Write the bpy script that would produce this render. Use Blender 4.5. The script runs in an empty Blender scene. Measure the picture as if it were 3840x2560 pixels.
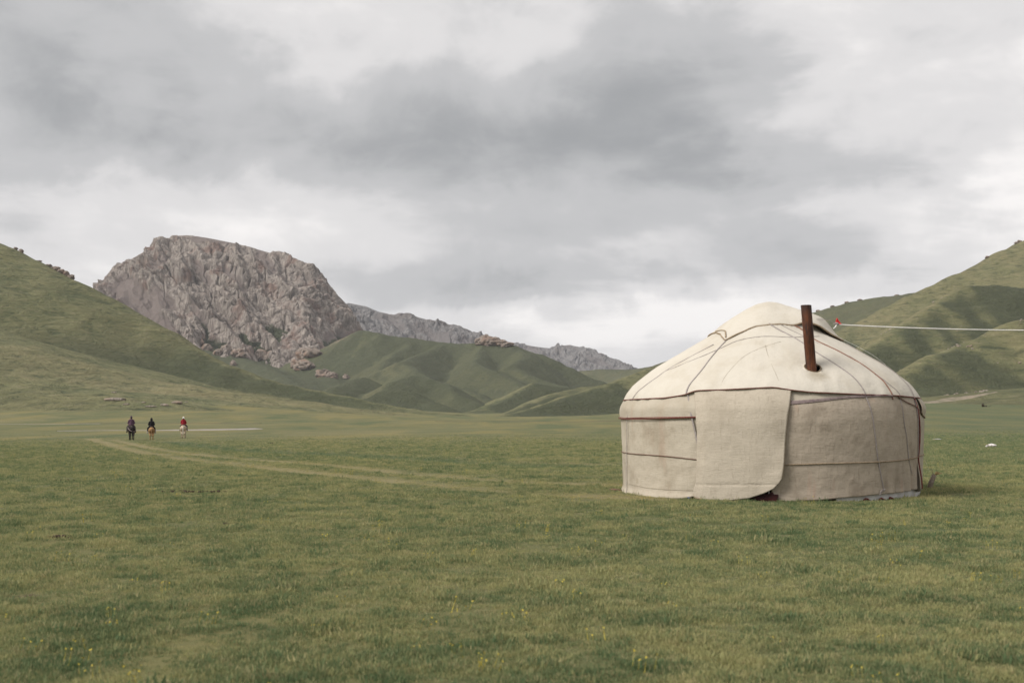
import bpy, bmesh, math, random
import numpy as np
from mathutils import Vector, Matrix

random.seed(7)
rng = np.random.default_rng(11)
R_ = math.radians
scene = bpy.context.scene
col = scene.collection

# ------------------------------------------------------------------ camera
EYE = 1.45
cam_d = bpy.data.cameras.new('camera')
cam = bpy.data.objects.new('camera', cam_d)
col.objects.link(cam)
cam.location = (0, 0, EYE)
cam.rotation_euler = (R_(90), 0, 0)
cam_d.sensor_width = 36.0
cam_d.lens = 40.0
cam_d.shift_y = 290 / 3840.0
cam_d.clip_start = 0.1
cam_d.clip_end = 20000
cam_d.dof.use_dof = True
cam_d.dof.focus_distance = 90
cam_d.dof.aperture_fstop = 3.2
scene.camera = cam

# ------------------------------------------------------------------ node helper
class NT:
    def __init__(s, tree):
        s.t = tree; s.n = tree.nodes; s.l = tree.links
    def new(s, typ, **kw):
        n = s.n.new(typ)
        for k, v in kw.items():
            setattr(n, k, v)
        return n
    def put(s, sock, v):
        if isinstance(v, bpy.types.NodeSocket):
            s.l.new(v, sock)
        elif v is not None:
            if isinstance(v, (tuple, list)) and sock.type == 'RGBA' and len(v) == 3:
                v = (*v, 1)
            sock.default_value = v
    def m(s, op, a, b=None, c=None, clamp=False):
        n = s.new('ShaderNodeMath', operation=op, use_clamp=clamp)
        s.put(n.inputs[0], a)
        if b is not None: s.put(n.inputs[1], b)
        if c is not None: s.put(n.inputs[2], c)
        return n.outputs[0]
    def v(s, op, a, b=None):
        n = s.new('ShaderNodeVectorMath', operation=op)
        s.put(n.inputs[0], a)
        if b is not None:
            s.put(n.inputs['Scale'] if op == 'SCALE' else n.inputs[1], b)
        return n.outputs[0]
    def noise(s, vec, scale, detail=4, rough=0.55, dist=0.0):
        n = s.new('ShaderNodeTexNoise')
        s.put(n.inputs['Vector'], vec)
        n.inputs['Scale'].default_value = scale
        n.inputs['Detail'].default_value = detail
        n.inputs['Roughness'].default_value = rough
        n.inputs['Distortion'].default_value = dist
        return n.outputs[0]
    def ramp(s, f, lo, hi, a=0.0, b=1.0):
        n = s.new('ShaderNodeMapRange', interpolation_type='SMOOTHSTEP')
        s.put(n.inputs[0], f)
        for i, q in enumerate((lo, hi, a, b)):
            n.inputs[i + 1].default_value = q
        return n.outputs[0]
    def mix(s, f, a, b, typ='MIX'):
        n = s.new('ShaderNodeMix', data_type='RGBA', blend_type=typ)
        s.put(n.inputs[0], f); s.put(n.inputs[6], a); s.put(n.inputs[7], b)
        return n.outputs[2]
    def attr(s, name):
        return s.new('ShaderNodeAttribute', attribute_name=name).outputs['Fac']
    def mapping(s, vec, sc=(1, 1, 1), rot=(0, 0, 0)):
        n = s.new('ShaderNodeMapping')
        s.put(n.inputs[0], vec)
        n.inputs['Scale'].default_value = sc
        n.inputs['Rotation'].default_value = rot
        return n.outputs[0]

# ------------------------------------------------------------------ sky and sun
SUN_DIR = Vector((-0.66, -0.34, 0.66)).normalized()      # towards the sun, behind thin cloud
world = bpy.data.worlds.new('World')
scene.world = world
world.use_nodes = True
wt = NT(world.node_tree)
wt.n.clear()
D = wt.new('ShaderNodeTexCoord').outputs['Generated']
sx = wt.new('ShaderNodeSeparateXYZ'); wt.l.new(D, sx.inputs[0])
zc = wt.m('MAXIMUM', sx.outputs[2], 0.0)
den = wt.m('ADD', zc, 0.10)
cmb = wt.new('ShaderNodeCombineXYZ')
wt.l.new(wt.m('DIVIDE', sx.outputs[0], den), cmb.inputs[0])
wt.l.new(wt.m('DIVIDE', sx.outputs[1], den), cmb.inputs[1])
P = cmb.outputs[0]                                        # point on the flat cloud deck
nA = wt.noise(P, 0.55, 5, 0.52, 0.5)
nB = wt.noise(wt.v('ADD', P, (13.1, 4.2, 1.0)), 1.7, 6, 0.56, 0.3)
nC = wt.noise(wt.v('ADD', D, (2.0, 5.0, 0.0)), 7.0, 6, 0.6, 0.6)
az = wt.m('ARCTAN2', sx.outputs[0], sx.outputs[1])
el = wt.m('ARCSINE', sx.outputs[2])
az = wt.m('ADD', az, wt.m('MULTIPLY', wt.m('SUBTRACT', nB, 0.5), 0.20))
el = wt.m('ADD', el, wt.m('MULTIPLY', wt.m('SUBTRACT', nC, 0.5), 0.085))
# cloud banks: azimuth, elevation, widths (radians), weight
BANKS = [(-.385, .29, .14, .06, -.31), (-.27, .240, .16, .028, -.22), (-.43, .35, .08, .05, -.22),
         (.03, .218, .15, .042, -.38), (.145, .30, .085, .06, -.28), (.08, .26, .12, .055, -.18), (-.14, .250, .10, .025, -.12),
         (.0, .121, .11, .013, -.40), (.225, .205, .08, .012, -.18), (.075, .163, .06, .011, -.16), (.215, .146, .05, .015, -.18),
         (.39, .350, .045, .02, -.30), (.29, .132, .06, .015, -.14), (-.43, .20, .05, .015, -.10),
         (-.15, .325, .08, .035, .15), (.42, .186, .035, .03, .24), (.20, .085, .11, .015, .22), (-.06, .095, .12, .010, .14), (-.22, .19, .14, .016, .12),
         (.28, .30, .10, .045, .10), (-.30, .165, .10, .012, .08), (-.02, .185, .05, .010, .06)]
nE = wt.noise(wt.v('ADD', wt.mapping(D, (1, 1, 2.3)), (4.4, 1.0, 8.0)), 5.2, 7, 0.55, 0.35)
nF = wt.noise(wt.v('ADD', wt.mapping(D, (1, 1, 1.7)), (1.4, 6.0, 3.0)), 13.0, 6, 0.58, 0.4)
acc = wt.m('ADD', wt.m('MULTIPLY', wt.m('SUBTRACT', nA, 0.5), 0.55), wt.m('MULTIPLY', wt.m('SUBTRACT', nB, 0.5), 0.40))
acc = wt.m('ADD', acc, 0.715)
acc = wt.m('MULTIPLY_ADD', wt.m('SUBTRACT', wt.ramp(nE, .34, .68), .5), .19, acc)
acc = wt.m('MULTIPLY_ADD', wt.m('SUBTRACT', wt.ramp(nF, .36, .66), .5), .11, acc)
for a0, e0, wa, we, k in BANKS:
    da = wt.m('DIVIDE', wt.m('SUBTRACT', az, a0), wa)
    de = wt.m('DIVIDE', wt.m('SUBTRACT', el, e0), we)
    g = wt.m('EXPONENT', wt.m('MULTIPLY', wt.m('ADD', wt.m('MULTIPLY', da, da), wt.m('MULTIPLY', de, de)), -0.5))
    acc = wt.m('MULTIPLY_ADD', g, k, acc)
cr = wt.new('ShaderNodeValToRGB')
wt.l.new(acc, cr.inputs[0])
cr.color_ramp.interpolation = 'EASE'
el_ = cr.color_ramp.elements
el_[0].position = 0.0; el_[0].color = (0.295, 0.302, 0.308, 1)
el_[1].position = 0.98; el_[1].color = (0.86, 0.832, 0.812, 1)
e = el_.new(0.42); e.color = (0.473, 0.471, 0.474, 1)
e = el_.new(0.68); e.color = (0.648, 0.634, 0.630, 1)
sky = wt.new('ShaderNodeTexSky', sky_type='NISHITA', sun_disc=False)
sky.sun_elevation = math.asin(SUN_DIR.z)
sky.sun_rotation = math.atan2(SUN_DIR.x, SUN_DIR.y)
sky.altitude = 2800
skyc = wt.v('SCALE', sky.outputs[0], 0.08)
SKYMIX = 0.03
bgc = wt.mix(SKYMIX, cr.outputs[0], skyc)
bg = wt.new('ShaderNodeBackground')
wt.l.new(bgc, bg.inputs[0]); bg.inputs[1].default_value = 0.80
wo = wt.new('ShaderNodeOutputWorld'); wt.l.new(bg.outputs[0], wo.inputs[0])

sun_d = bpy.data.lights.new('sun', 'SUN')
sun_d.energy = 2.5; sun_d.angle = R_(24); sun_d.color = (1.0, 0.955, 0.89)
sun = bpy.data.objects.new('sun', sun_d); col.objects.link(sun)
sun.rotation_euler = SUN_DIR.to_track_quat('Z', 'Y').to_euler()

scene.view_settings.view_transform = 'Standard'
scene.view_settings.look = 'None'
scene.view_settings.exposure = 0.60
scene.view_settings.gamma = 1.0
scene.view_settings.use_curve_mapping = False
scene.render.engine = 'CYCLES'
scene.cycles.max_bounces = 6
scene.cycles.diffuse_bounces = 3
scene.cycles.use_denoising = True
world.cycles.sampling_method = 'MANUAL'
world.cycles.sample_map_resolution = 512

# ------------------------------------------------------------------ numpy noise
def _h(ix, iy, iz, s):
    h = (ix.astype(np.int64) * 374761393 + iy.astype(np.int64) * 668265263 + iz.astype(np.int64) * 2147483647 + s * 1274126177) & 0xffffffff
    h = ((h ^ (h >> 13)) * 1274126177) & 0xffffffff
    h = ((h ^ (h >> 15)) * 2246822519) & 0xffffffff
    return (h ^ (h >> 16)) & 0xffffffff
def vnoise(p, s=0):
    """gradient noise, p (...,3) -> about -1..1"""
    f = np.floor(p); i = f.astype(np.int64); t = p - f
    u = t * t * t * (t * (t * 6 - 15) + 10)
    out = 0
    for dx in (0, 1):
        for dy in (0, 1):
            for dz in (0, 1):
                h = _h(i[..., 0] + dx, i[..., 1] + dy, i[..., 2] + dz, s)
                g0 = (h & 1023) / 511.5 - 1; g1 = ((h >> 10) & 1023) / 511.5 - 1; g2 = ((h >> 20) & 1023) / 511.5 - 1
                d = g0 * (t[..., 0] - dx) + g1 * (t[..., 1] - dy) + g2 * (t[..., 2] - dz)
                w = (u[..., 0] if dx else 1 - u[..., 0]) * (u[..., 1] if dy else 1 - u[..., 1]) * (u[..., 2] if dz else 1 - u[..., 2])
                out = out + w * d
    return out * 1.3
def fbm(p, o=4, s=0, gain=0.5, lac=2.03):
    a = 1; r = 0; n = 0
    for k in range(o):
        r = r + a * vnoise(p, s + k * 17); n += a; a *= gain; p = p * lac + 3.7
    return r / n
def ridged(p, o=4, s=0, gain=0.5):
    a = 1; r = 0; n = 0
    for k in range(o):
        r = r + a * (1 - 2 * np.abs(vnoise(p, s + k * 17))); n += a; a *= gain; p = p * 2.07 + 5.1
    return r / n
def worley(p, s=0):
    f = np.floor(p); i = f.astype(np.int64)
    d1 = np.full(p.shape[:-1], 9.0); d2 = d1.copy(); idv = np.zeros(p.shape[:-1])
    for dx in (-1, 0, 1):
        for dy in (-1, 0, 1):
            for dz in (-1, 0, 1):
                h = _h(i[..., 0] + dx, i[..., 1] + dy, i[..., 2] + dz, s)
                q = np.stack([i[..., 0] + dx + (h & 1023) / 1023, i[..., 1] + dy + ((h >> 10) & 1023) / 1023, i[..., 2] + dz + ((h >> 20) & 1023) / 1023], -1)
                d = np.sqrt(((q - p) ** 2).sum(-1))
                c = d < d1
                d2 = np.where(c, d1, np.minimum(d2, d))
                idv = np.where(c, (h & 255) / 255.0, idv)
                d1 = np.where(c, d, d1)
    return d1, d2, idv
def sstep(a, b, x):
    t = np.clip((x - a) / (b - a), 0, 1)
    return t * t * (3 - 2 * t)
def smax(a, b, k):
    h = np.clip(0.5 + 0.5 * (a - b) / k, 0, 1)
    return b + (a - b) * h + k * h * (1 - h)
def P3(x, y, z=0.0):
    return np.stack(np.broadcast_arrays(np.asarray(x, float), np.asarray(y, float), np.asarray(z, float)), -1)

# survey: image bearing (2352-wide plate) + range in metres -> world point
def W(px, py, Y):
    return ((px - 1176.0) / 2613.5 * Y, Y, EYE + (961.6 - py) / 2613.5 * Y)
def line(*pts):
    return np.array([W(*p) for p in pts])

# ------------------------------------------------------------------ mesh helpers
def link(name, me, mat=None, parent=None, smooth=False):
    o = bpy.data.objects.new(name, me)
    col.objects.link(o)
    if mat is not None: me.materials.append(mat)
    if parent is not None: o.parent = parent
    if smooth and len(me.polygons):
        me.polygons.foreach_set('use_smooth', np.ones(len(me.polygons), bool))
    return o
def mesh_np(name, V, F):
    me = bpy.data.meshes.new(name)
    V = np.asarray(V, np.float32); F = np.asarray(F, np.int32)
    me.vertices.add(len(V)); me.vertices.foreach_set('co', V.ravel())
    k = F.shape[1]
    me.loops.add(F.size); me.loops.foreach_set('vertex_index', F.ravel())
    me.polygons.add(len(F)); me.polygons.foreach_set('loop_start', np.arange(0, F.size, k, dtype=np.int32))
    me.polygons.foreach_set('loop_total', np.full(len(F), k, np.int32))
    me.update(calc_edges=True)
    return me
def grid_faces(nr, nc, wrap=False):
    r = np.arange(nr - 1)[:, None]; c = np.arange(nc if wrap else nc - 1)[None, :]
    c2 = (c + 1) % nc
    return np.stack([r * nc + c, r * nc + c2, (r + 1) * nc + c2, (r + 1) * nc + c], -1).reshape(-1, 4)
def set_attr(me, name, vals):
    a = me.attributes.new(name, 'FLOAT', 'POINT')
    a.data.foreach_set('value', np.asarray(vals, np.float32).ravel())
def tag(o, label=None, cat=None, group=None, kind=None):
    if label: o['label'] = label
    if cat: o['category'] = cat
    if group: o['group'] = group
    if kind: o['kind'] = kind
    return o
def empty(name, loc, rz=0):
    o = bpy.data.objects.new(name, None); col.objects.link(o)
    o.location = loc; o.rotation_euler = (0, 0, rz); o.empty_display_size = 0.2
    return o

# ------------------------------------------------------------------ materials
def material(name):
    m = bpy.data.materials.new(name); m.use_nodes = True
    t = NT(m.node_tree)
    b = t.n['Principled BSDF']
    b.inputs['Specular IOR Level'].default_value = 0.15
    b.inputs['Roughness'].default_value = 0.9
    return m, t, b
def bump(t, b, h, strength, dist):
    n = t.new('ShaderNodeBump')
    n.inputs['Strength'].default_value = strength; n.inputs['Distance'].default_value = dist
    t.l.new(h, n.inputs['Height']); t.l.new(n.outputs[0], b.inputs['Normal'])

def grass_colour(t, pos):
    """turf colour shared by the ground sheet, the hills and the blades"""
    n1 = t.noise(pos, 0.9, 5, 0.6)
    n2 = t.noise(t.v('ADD', pos, (31, 7, 0)), 0.16, 5, 0.6)
    n3 = t.noise(t.v('ADD', pos, (5, 71, 0)), 0.022, 4, 0.55)
    n4 = t.noise(t.v('ADD', pos, (9, 9, 9)), 5.5, 4, 0.65)
    c = t.mix(t.ramp(n2, .35, .68), (.098, .108, .048), (.142, .138, .064))
    c = t.mix(t.m('MULTIPLY', t.ramp(n1, .50, .74), .7), c, (.150, .138, .066))
    c = t.mix(t.m('MULTIPLY', t.ramp(n1, .46, .28), .6), c, (.058, .082, .042))
    c = t.mix(t.m('MULTIPLY', t.ramp(n3, .45, .70), .5), c, (.150, .134, .052))
    n5 = t.noise(t.v('ADD', t.mapping(pos, (1, .22, 1), (0, 0, .25)), (3, 17, 0)), .085, 5, .62, .5)
    c = t.mix(t.m('MULTIPLY', t.ramp(n5, .49, .62), .8), c, (.180, .156, .062))
    c = t.mix(t.m('MULTIPLY', t.ramp(n5, .47, .36), .7), c, (.068, .092, .042))
    c = t.mix(t.m('MULTIPLY', t.ramp(n4, .55, .80), .5), c, (.180, .160, .084))
    return t.mix(t.m('MULTIPLY', t.ramp(n4, .45, .25), .5), c, (.046, .064, .034))

m_turf, t, b = material('turf')
pos = t.new('ShaderNodeNewGeometry').outputs['Position']
c = grass_colour(t, pos)
nz = t.noise(pos, 1.3, 5, 0.65)
nzf = t.noise(pos, 9.0, 4, 0.65)
dry = t.attr('dry'); soil = t.attr('soil'); lush = t.attr('lush')
jit = t.m('MULTIPLY', t.m('SUBTRACT', nz, .5), 1.3)
c = t.mix(t.m('MULTIPLY', t.ramp(t.m('ADD', dry, t.m('MULTIPLY', jit, dry)), .1, .9), .85), c, t.mix(nzf, (.170, .148, .070), (.245, .208, .115)))
c = t.mix(t.m('MULTIPLY', t.ramp(t.m('ADD', lush, t.m('MULTIPLY', jit, lush)), .1, .9), .8), c, t.mix(nzf, (.048, .074, .042), (.076, .102, .055)))
c = t.mix(t.ramp(t.m('ADD', soil, t.m('MULTIPLY', jit, .5)), .45, .62), c, t.mix(nzf, (.050, .030, .020), (.13, .085, .058)))
t.l.new(c, b.inputs['Base Color'])
hmix = t.m('ADD', t.noise(pos, 14, 5, 0.7), t.m('MULTIPLY', nz, 2.0))
bump(t, b, hmix, 0.55, 0.06)

m_hill, t, b = material('hill_turf')
pos = t.new('ShaderNodeNewGeometry').outputs['Position']
warp = t.v('ADD', pos, t.v('SCALE', t.new('ShaderNodeTexNoise').outputs['Color'], 0.0))
lo = t.noise(pos, .011, 5, .6); mi = t.noise(t.v('ADD', pos, (40, 3, 9)), .06, 6, .62, .6)
fi = t.noise(t.mapping(pos, (.35, .35, 1.4)), .55, 5, .7); sp = t.noise(pos, .9, 3, .7)
fj = t.noise(t.mapping(pos, (.6, .6, 2.2)), .16, 6, .68, 1.2)
c = t.mix(t.ramp(mi, .34, .66), (.104, .114, .056), (.166, .164, .082))
c = t.mix(t.m('MULTIPLY', t.ramp(lo, .44, .64), .6), c, (.152, .142, .070))
c = t.mix(t.m('MULTIPLY', t.ramp(fj, .52, .68), .65), c, (.168, .156, .082))
c = t.mix(t.m('MULTIPLY', t.ramp(fj, .47, .33), .65), c, (.052, .064, .034))
c = t.mix(t.m('MULTIPLY', t.ramp(fi, .52, .70), .7), c, (.205, .182, .108))
c = t.mix(t.m('MULTIPLY', t.ramp(fi, .48, .31), .75), c, (.036, .046, .027))
dry = t.attr('dry'); scree = t.attr('soil'); lush = t.attr('lush')  # dry and lush also carry the painted sun and shade of the hills
k = t.m('ADD', dry, t.m('MULTIPLY', t.m('SUBTRACT', fi, .5), t.m('MULTIPLY', dry, 2.6)))
c = t.mix(t.m('MULTIPLY', t.ramp(k, .12, .95), .9), c, t.mix(sp, (.165, .146, .076), (.255, .222, .125)))
c = t.mix(t.m('MULTIPLY', t.ramp(t.m('ADD', lush, t.m('MULTIPLY', t.m('SUBTRACT', mi, .5), lush)), .1, .9), .88), c, t.mix(sp, (.044, .053, .031), (.074, .082, .046)))  # lush turf tone, darkened and greyed to carry painted hill shade too
k = t.m('ADD', scree, t.m('MULTIPLY', t.m('SUBTRACT', fi, .5), t.m('MULTIPLY', scree, 3.0)))
c = t.mix(t.ramp(k, .35, .65), c, t.mix(sp, (.16, .115, .085), (.36, .28, .21)))
t.l.new(c, b.inputs['Base Color'])
bump(t, b, t.m('ADD', t.m('ADD', fi, t.m('MULTIPLY', fj, 2.2)), t.m('MULTIPLY', mi, 2.5)), .8, 1.8)

def rock_material(name, lo_c, hi_c, scree_c, red_c, grass_c, scale):
    m, t, b = material(name)
    pos = t.new('ShaderNodeNewGeometry').outputs['Position']
    n1 = t.noise(pos, .035 * scale, 6, .65, .4)
    n2 = t.noise(t.mapping(pos, (1, 1, .28), (.35, .3, 0)), .22 * scale, 5, .68, .8)
    n3 = t.noise(t.v('ADD', pos, (7, 1, 3)), .028 * scale, 4, .6)
    c = t.mix(t.ramp(n2, .34, .66), lo_c, hi_c)
    c = t.mix(t.m('MULTIPLY', t.ramp(n1, .50, .72), .55), c, t.mix(.5, lo_c, hi_c))
    c = t.mix(t.m('MULTIPLY', t.ramp(n3, .50, .66), .75), c, red_c)
    scr = t.attr('scree')
    c = t.mix(t.ramp(t.m('ADD', scr, t.m('MULTIPLY', t.m('SUBTRACT', n2, .5), .5)), .35, .7), c, t.mix(n1, scree_c, tuple(q * 1.25 for q in scree_c)))
    gr = t.attr('grass')
    c = t.mix(t.ramp(t.m('ADD', gr, t.m('MULTIPLY', t.m('SUBTRACT', n1, .5), .9)), .45, .62), c, grass_c)
    t.l.new(c, b.inputs['Base Color'])
    bump(t, b, t.m('ADD', n2, t.m('MULTIPLY', t.noise(pos, .6 * scale, 5, .7), .5)), 1.0, 3.0 / scale)
    return m
m_rock = rock_material('mountain_rock', (.140, .117, .104), (.365, .320, .283), (.155, .128, .116), (.190, .122, .098), (.058, .066, .036), 1.0)
m_far = rock_material('far_rock', (.105, .102, .104), (.245, .232, .226), (.135, .122, .118), (.15, .13, .12), (.085, .085, .062), .7)
m_boulder = rock_material('boulder_rock', (.17, .145, .12), (.34, .295, .245), (.2, .17, .14), (.30, .22, .16), (.06, .07, .04), 8.0)
m_outcrop = rock_material('outcrop_rock', (.145, .115, .095), (.30, .25, .21), (.2, .17, .14), (.22, .14, .10), (.06, .07, .04), 3.0)

def felt(name, base, dark, weave=1.0, stain=0.5, redn=0.0, soot=None):
    m, t, b = material(name)
    pos = t.new('ShaderNodeTexCoord').outputs['Object']
    n1 = t.noise(t.mapping(pos, (1, 1, .8)), 1.6, 5, .6)
    n2 = t.noise(t.mapping(pos, (1, 1, 7)), 7, 4, .7)
    n3 = t.noise(t.mapping(pos, (4, 4, .7)), 6, 4, .7)
    n4 = t.noise(t.v('ADD', pos, (3, 3, 3)), .7, 3, .5)
    c = t.mix(t.m('MULTIPLY', t.ramp(n1, .44, .76), stain), base, dark)
    c = t.mix(t.m('MULTIPLY', t.ramp(n2, .52, .75), .35 * weave), c, dark)
    c = t.mix(t.m('MULTIPLY', t.ramp(n3, .54, .75), .35 * weave), c, dark)
    c = t.mix(t.m('MULTIPLY', t.ramp(n4, .54, .74), .35), c, tuple(q * 1.12 for q in base))
    n5 = t.noise(pos, 60, 2, .6)
    c = t.mix(t.m('MULTIPLY', t.ramp(n5, .5, .8), .22), c, dark)
    if redn:
        c = t.mix(t.m('MULTIPLY', t.ramp(t.noise(t.mapping(pos, (2.5, 2.5, .4)), 1.5, 3, .5), .6, .72), redn), c, (.40, .20, .14))
    if soot:
        dv = t.v('MULTIPLY', t.v('SUBTRACT', pos, soot[0]), soot[1])
        ln = t.new('ShaderNodeVectorMath', operation='LENGTH'); t.l.new(dv, ln.inputs[0])
        ls = t.m('ADD', ln.outputs['Value'], t.m('MULTIPLY', t.m('SUBTRACT', t.noise(pos, 7, 5, .6), .5), .9))
        c = t.mix(t.m('MULTIPLY', t.ramp(ls, 1.0, .1), .62), c, (.26, .215, .145))
    t.l.new(c, b.inputs['Base Color'])
    b.inputs['Roughness'].default_value = 1.0
    b.inputs['Specular IOR Level'].default_value = 0.05
    bump(t, b, t.m('ADD', t.m('ADD', n2, n3), t.m('ADD', t.m('MULTIPLY', n1, 4), t.m('MULTIPLY', t.noise(t.mapping(pos, (1, 1, 1.8)), 2.6, 3, .5), 2.5))), .42, .016)
    return m
m_roof = felt('roof_felt', (.53, .494, .430), (.43, .382, .305), .8, .6, 0, ((.85, -2.40, 2.22), (3.6, 3.6, 3.4)))
m_band = felt('band_felt', (.43, .385, .315), (.325, .275, .205), .9, .55, .15)
m_wall = felt('wall_felt', (.44, .392, .318), (.27, .226, .168), 1.2, .8, .12)
m_rwall = felt('brown_felt', (.385, .328, .264), (.205, .166, .126), 1.7, .9, .22)
m_flap = felt('flap_felt', (.45, .398, .324), (.30, .256, .200), 1.8, .6)

def plain(name, a, c2=None, scale=8, rough=.8, spec=.2, metal=0):
    m, t, b = material(name)
    if c2 is None: c2 = tuple(q * .6 for q in a)
    pos = t.new('ShaderNodeTexCoord').outputs['Object']
    n = t.noise(pos, scale, 5, .65)
    t.l.new(t.mix(t.ramp(n, .3, .7), c2, a), b.inputs['Base Color'])
    b.inputs['Roughness'].default_value = rough
    b.inputs['Specular IOR Level'].default_value = spec
    b.inputs['Metallic'].default_value = metal
    bump(t, b, n, .3, .01)
    return m
m_red = plain('red_braid', (.190, .044, .037), (.11, .025, .022), 40)
m_strap = plain('grey_strap', (.33, .295, .28), (.24, .21, .20), 25)
m_strap2 = plain('purple_strap', (.29, .23, .22), (.18, .135, .14), 14)
m_braid = plain('red_brown_braid', (.30, .16, .11), (.15, .08, .06), 30)
m_rope = plain('jute_rope', (.36, .28, .19), (.20, .145, .10), 40)
m_brope = plain('brown_rope', (.16, .085, .06), (.10, .055, .04), 40)
m_seam = plain('seam_thread', (.33, .29, .22), (.26, .22, .165), 20)
m_cord = plain('white_cord', (.78, .76, .73), (.66, .64, .62), 30)
m_ribbon = plain('red_ribbon', (.60, .03, .03), (.45, .02, .02), 20)
m_dark = plain('dark_interior', (.012, .011, .010), (.006, .006, .006), 5)
m_redwood = plain('red_painted_wood', (.040, .008, .008), (.020, .005, .005), 12, .5)
m_plastic = plain('white_sheeting', (.62, .61, .60), (.50, .48, .47), 6, .45, .4)
m_blue = plain('blue_cloth', (.07, .11, .26), (.03, .05, .13), 12)
m_stake = plain('weathered_wood', (.33, .27, .21), (.17, .135, .105), 16)
m_straw = plain('straw', (.50, .35, .17), (.36, .22, .10), 20)
m_post = plain('post_wood', (.28, .22, .17), (.15, .12, .09), 10)
m_dung = plain('dung', (.055, .036, .022), (.028, .018, .012), 30)
m_litter = plain('pale_litter', (.70, .66, .66), (.50, .46, .45), 6, .6)

m_rust, t, b = material('rusty_steel')
pos = t.new('ShaderNodeTexCoord').outputs['Object']
n1 = t.noise(t.mapping(pos, (1, 1, .22)), 9, 6, .65)
n2 = t.noise(t.mapping(pos, (1.5, 1.5, .12)), 16, 4, .7)
c = t.mix(t.ramp(n1, .34, .66), (.046, .020, .012), (.150, .050, .020))
c = t.mix(t.ramp(n2, .50, .66), c, (.028, .015, .012))
sz = t.new('ShaderNodeSeparateXYZ'); t.l.new(pos, sz.inputs[0])
c = t.mix(t.m('MULTIPLY', t.ramp(sz.outputs[2], .85, 1.15), .7), c, (.030, .020, .017))   # soot at the mouth
t.l.new(c, b.inputs['Base Color'])
b.inputs['Roughness'].default_value = .62; b.inputs['Metallic'].default_value = .25; b.inputs['Specular IOR Level'].default_value = .35
bump(t, b, n1, .4, .008)

# ------------------------------------------------------------------ terrain
GY = np.array([-60, 0, 30, 60, 107, 120, 150, 170, 220, 260, 330, 420, 600, 900, 1500, 5000.])
GL = np.array([0, 0, 0, -.2, -.52, -.40, -.30, -.2, .3, .8, 4.0, 9, 18, 30, 50, 60.])
GC = np.array([0, 0, 0, -.1, -.3, -.3, -.3, -.25, 0, .25, .9, 1.6, 3.2, 7, 20, 40.])
GR = np.array([0, 0, 0, .02, .1, .2, .5, .8, 2.0, 3.4, 6.6, 11, 18, 30, 50, 60.])
def prof(y, tab):
    # smooth the piecewise profile a little
    return (np.interp(y * .95, GY, tab) + np.interp(y, GY, tab) + np.interp(y * 1.05, GY, tab)) / 3

def ground_z(x, y):
    x = np.asarray(x, float); y = np.asarray(y, float)
    u = x / np.maximum(np.abs(y), 8.0)
    wl = sstep(-.02, -.33, u); wr = sstep(.04, .36, u)
    z = prof(y, GL) * wl + prof(y, GR) * wr + prof(y, GC) * (1 - wl - wr)
    far = sstep(60, 160, y)
    z = z + far * .45 * fbm(P3(x / 45, y / 45), 3, 5) * sstep(-60, 100, y)
    # bumps of a grazed meadow
    near = 1 - .75 * sstep(60, 200, np.hypot(x, y))
    z = z + near * (.055 * fbm(P3(x / 2.6, y / 2.6), 3, 21) + .030 * fbm(P3(x / .75, y / .75), 2, 33))
    # lush bank: a shallow step beside the wheel tracks
    z = z - .16 * np.exp(-(bank_d(x, y) / 1.6) ** 2)
    # dip of the wheel ruts
    z = z - .035 * track_w(x, y)
    # stands level under the tent
    q = np.hypot(x - 5.13, y - 22.79)
    z = z * (1 - .85 * np.exp(-(q / 3.6) ** 6))
    return z

def seg_dist(x, y, pts):
    """distance to a 2-d polyline"""
    best = np.full(np.shape(x), 1e9)
    for (x0, y0), (x1, y1) in zip(pts[:-1], pts[1:]):
        dx, dy = x1 - x0, y1 - y0
        t_ = np.clip(((x - x0) * dx + (y - y0) * dy) / (dx * dx + dy * dy), 0, 1)
        best = np.minimum(best, np.hypot(x - x0 - t_ * dx, y - y0 - t_ * dy))
    return best
def flat_pts(pts, z=0.0):
    """bearing points lying on the level meadow"""
    out = []
    for px, py in pts:
        Y = EYE * 2613.5 / (py - 961.6)
        if Y > 55: Y *= 1 + .25 * min(1, (Y - 55) / 50)
        out.append(((px - 1176.0) / 2613.5 * Y, Y))
    return smooth_path(out)
def smooth_path(p, n=6):
    p = np.array(p); out = []
    for i in range(len(p) - 1):
        a, b_ = p[max(i - 1, 0)], p[i]; c_, d = p[i + 1], p[min(i + 2, len(p) - 1)]
        for k in range(n):
            t_ = k / n
            out.append(.5 * (2 * b_ + (c_ - a) * t_ + (2 * a - 5 * b_ + 4 * c_ - d) * t_ ** 2 + (3 * b_ - a - 3 * c_ + d) * t_ ** 3))
    out.append(p[-1]); return np.array(out)
TRACKS = [flat_pts(p) for p in (
    [(212, 1002), (250, 1012), (290, 1023), (340, 1033), (430, 1048), (540, 1062), (660, 1077), (800, 1092), (960, 1110), (1140, 1126), (1330, 1137), (1500, 1145)],
    [(262, 1003), (310, 1014), (380, 1027), (480, 1040), (600, 1052), (740, 1064), (900, 1082), (1080, 1098), (1250, 1108), (1440, 1115)],
    [(1050, 1052), (1200, 1055), (1440, 1064), (1700, 1070)], [(1140, 1047), (1300, 1051), (1440, 1055), (1700, 1060)],
    [(2050, 1060), (2200, 1059), (2352, 1058), (2500, 1058)], [(2050, 1076), (2200, 1072), (2352, 1070), (2500, 1070)])]
BANK = flat_pts([(395, 1006), (470, 1017), (560, 1025), (680, 1031), (800, 1038), (920, 1045), (1040, 1052), (1160, 1060), (1300, 1066)])
def near_only(x, y): return (y > 10) & (y < 130)
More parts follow.
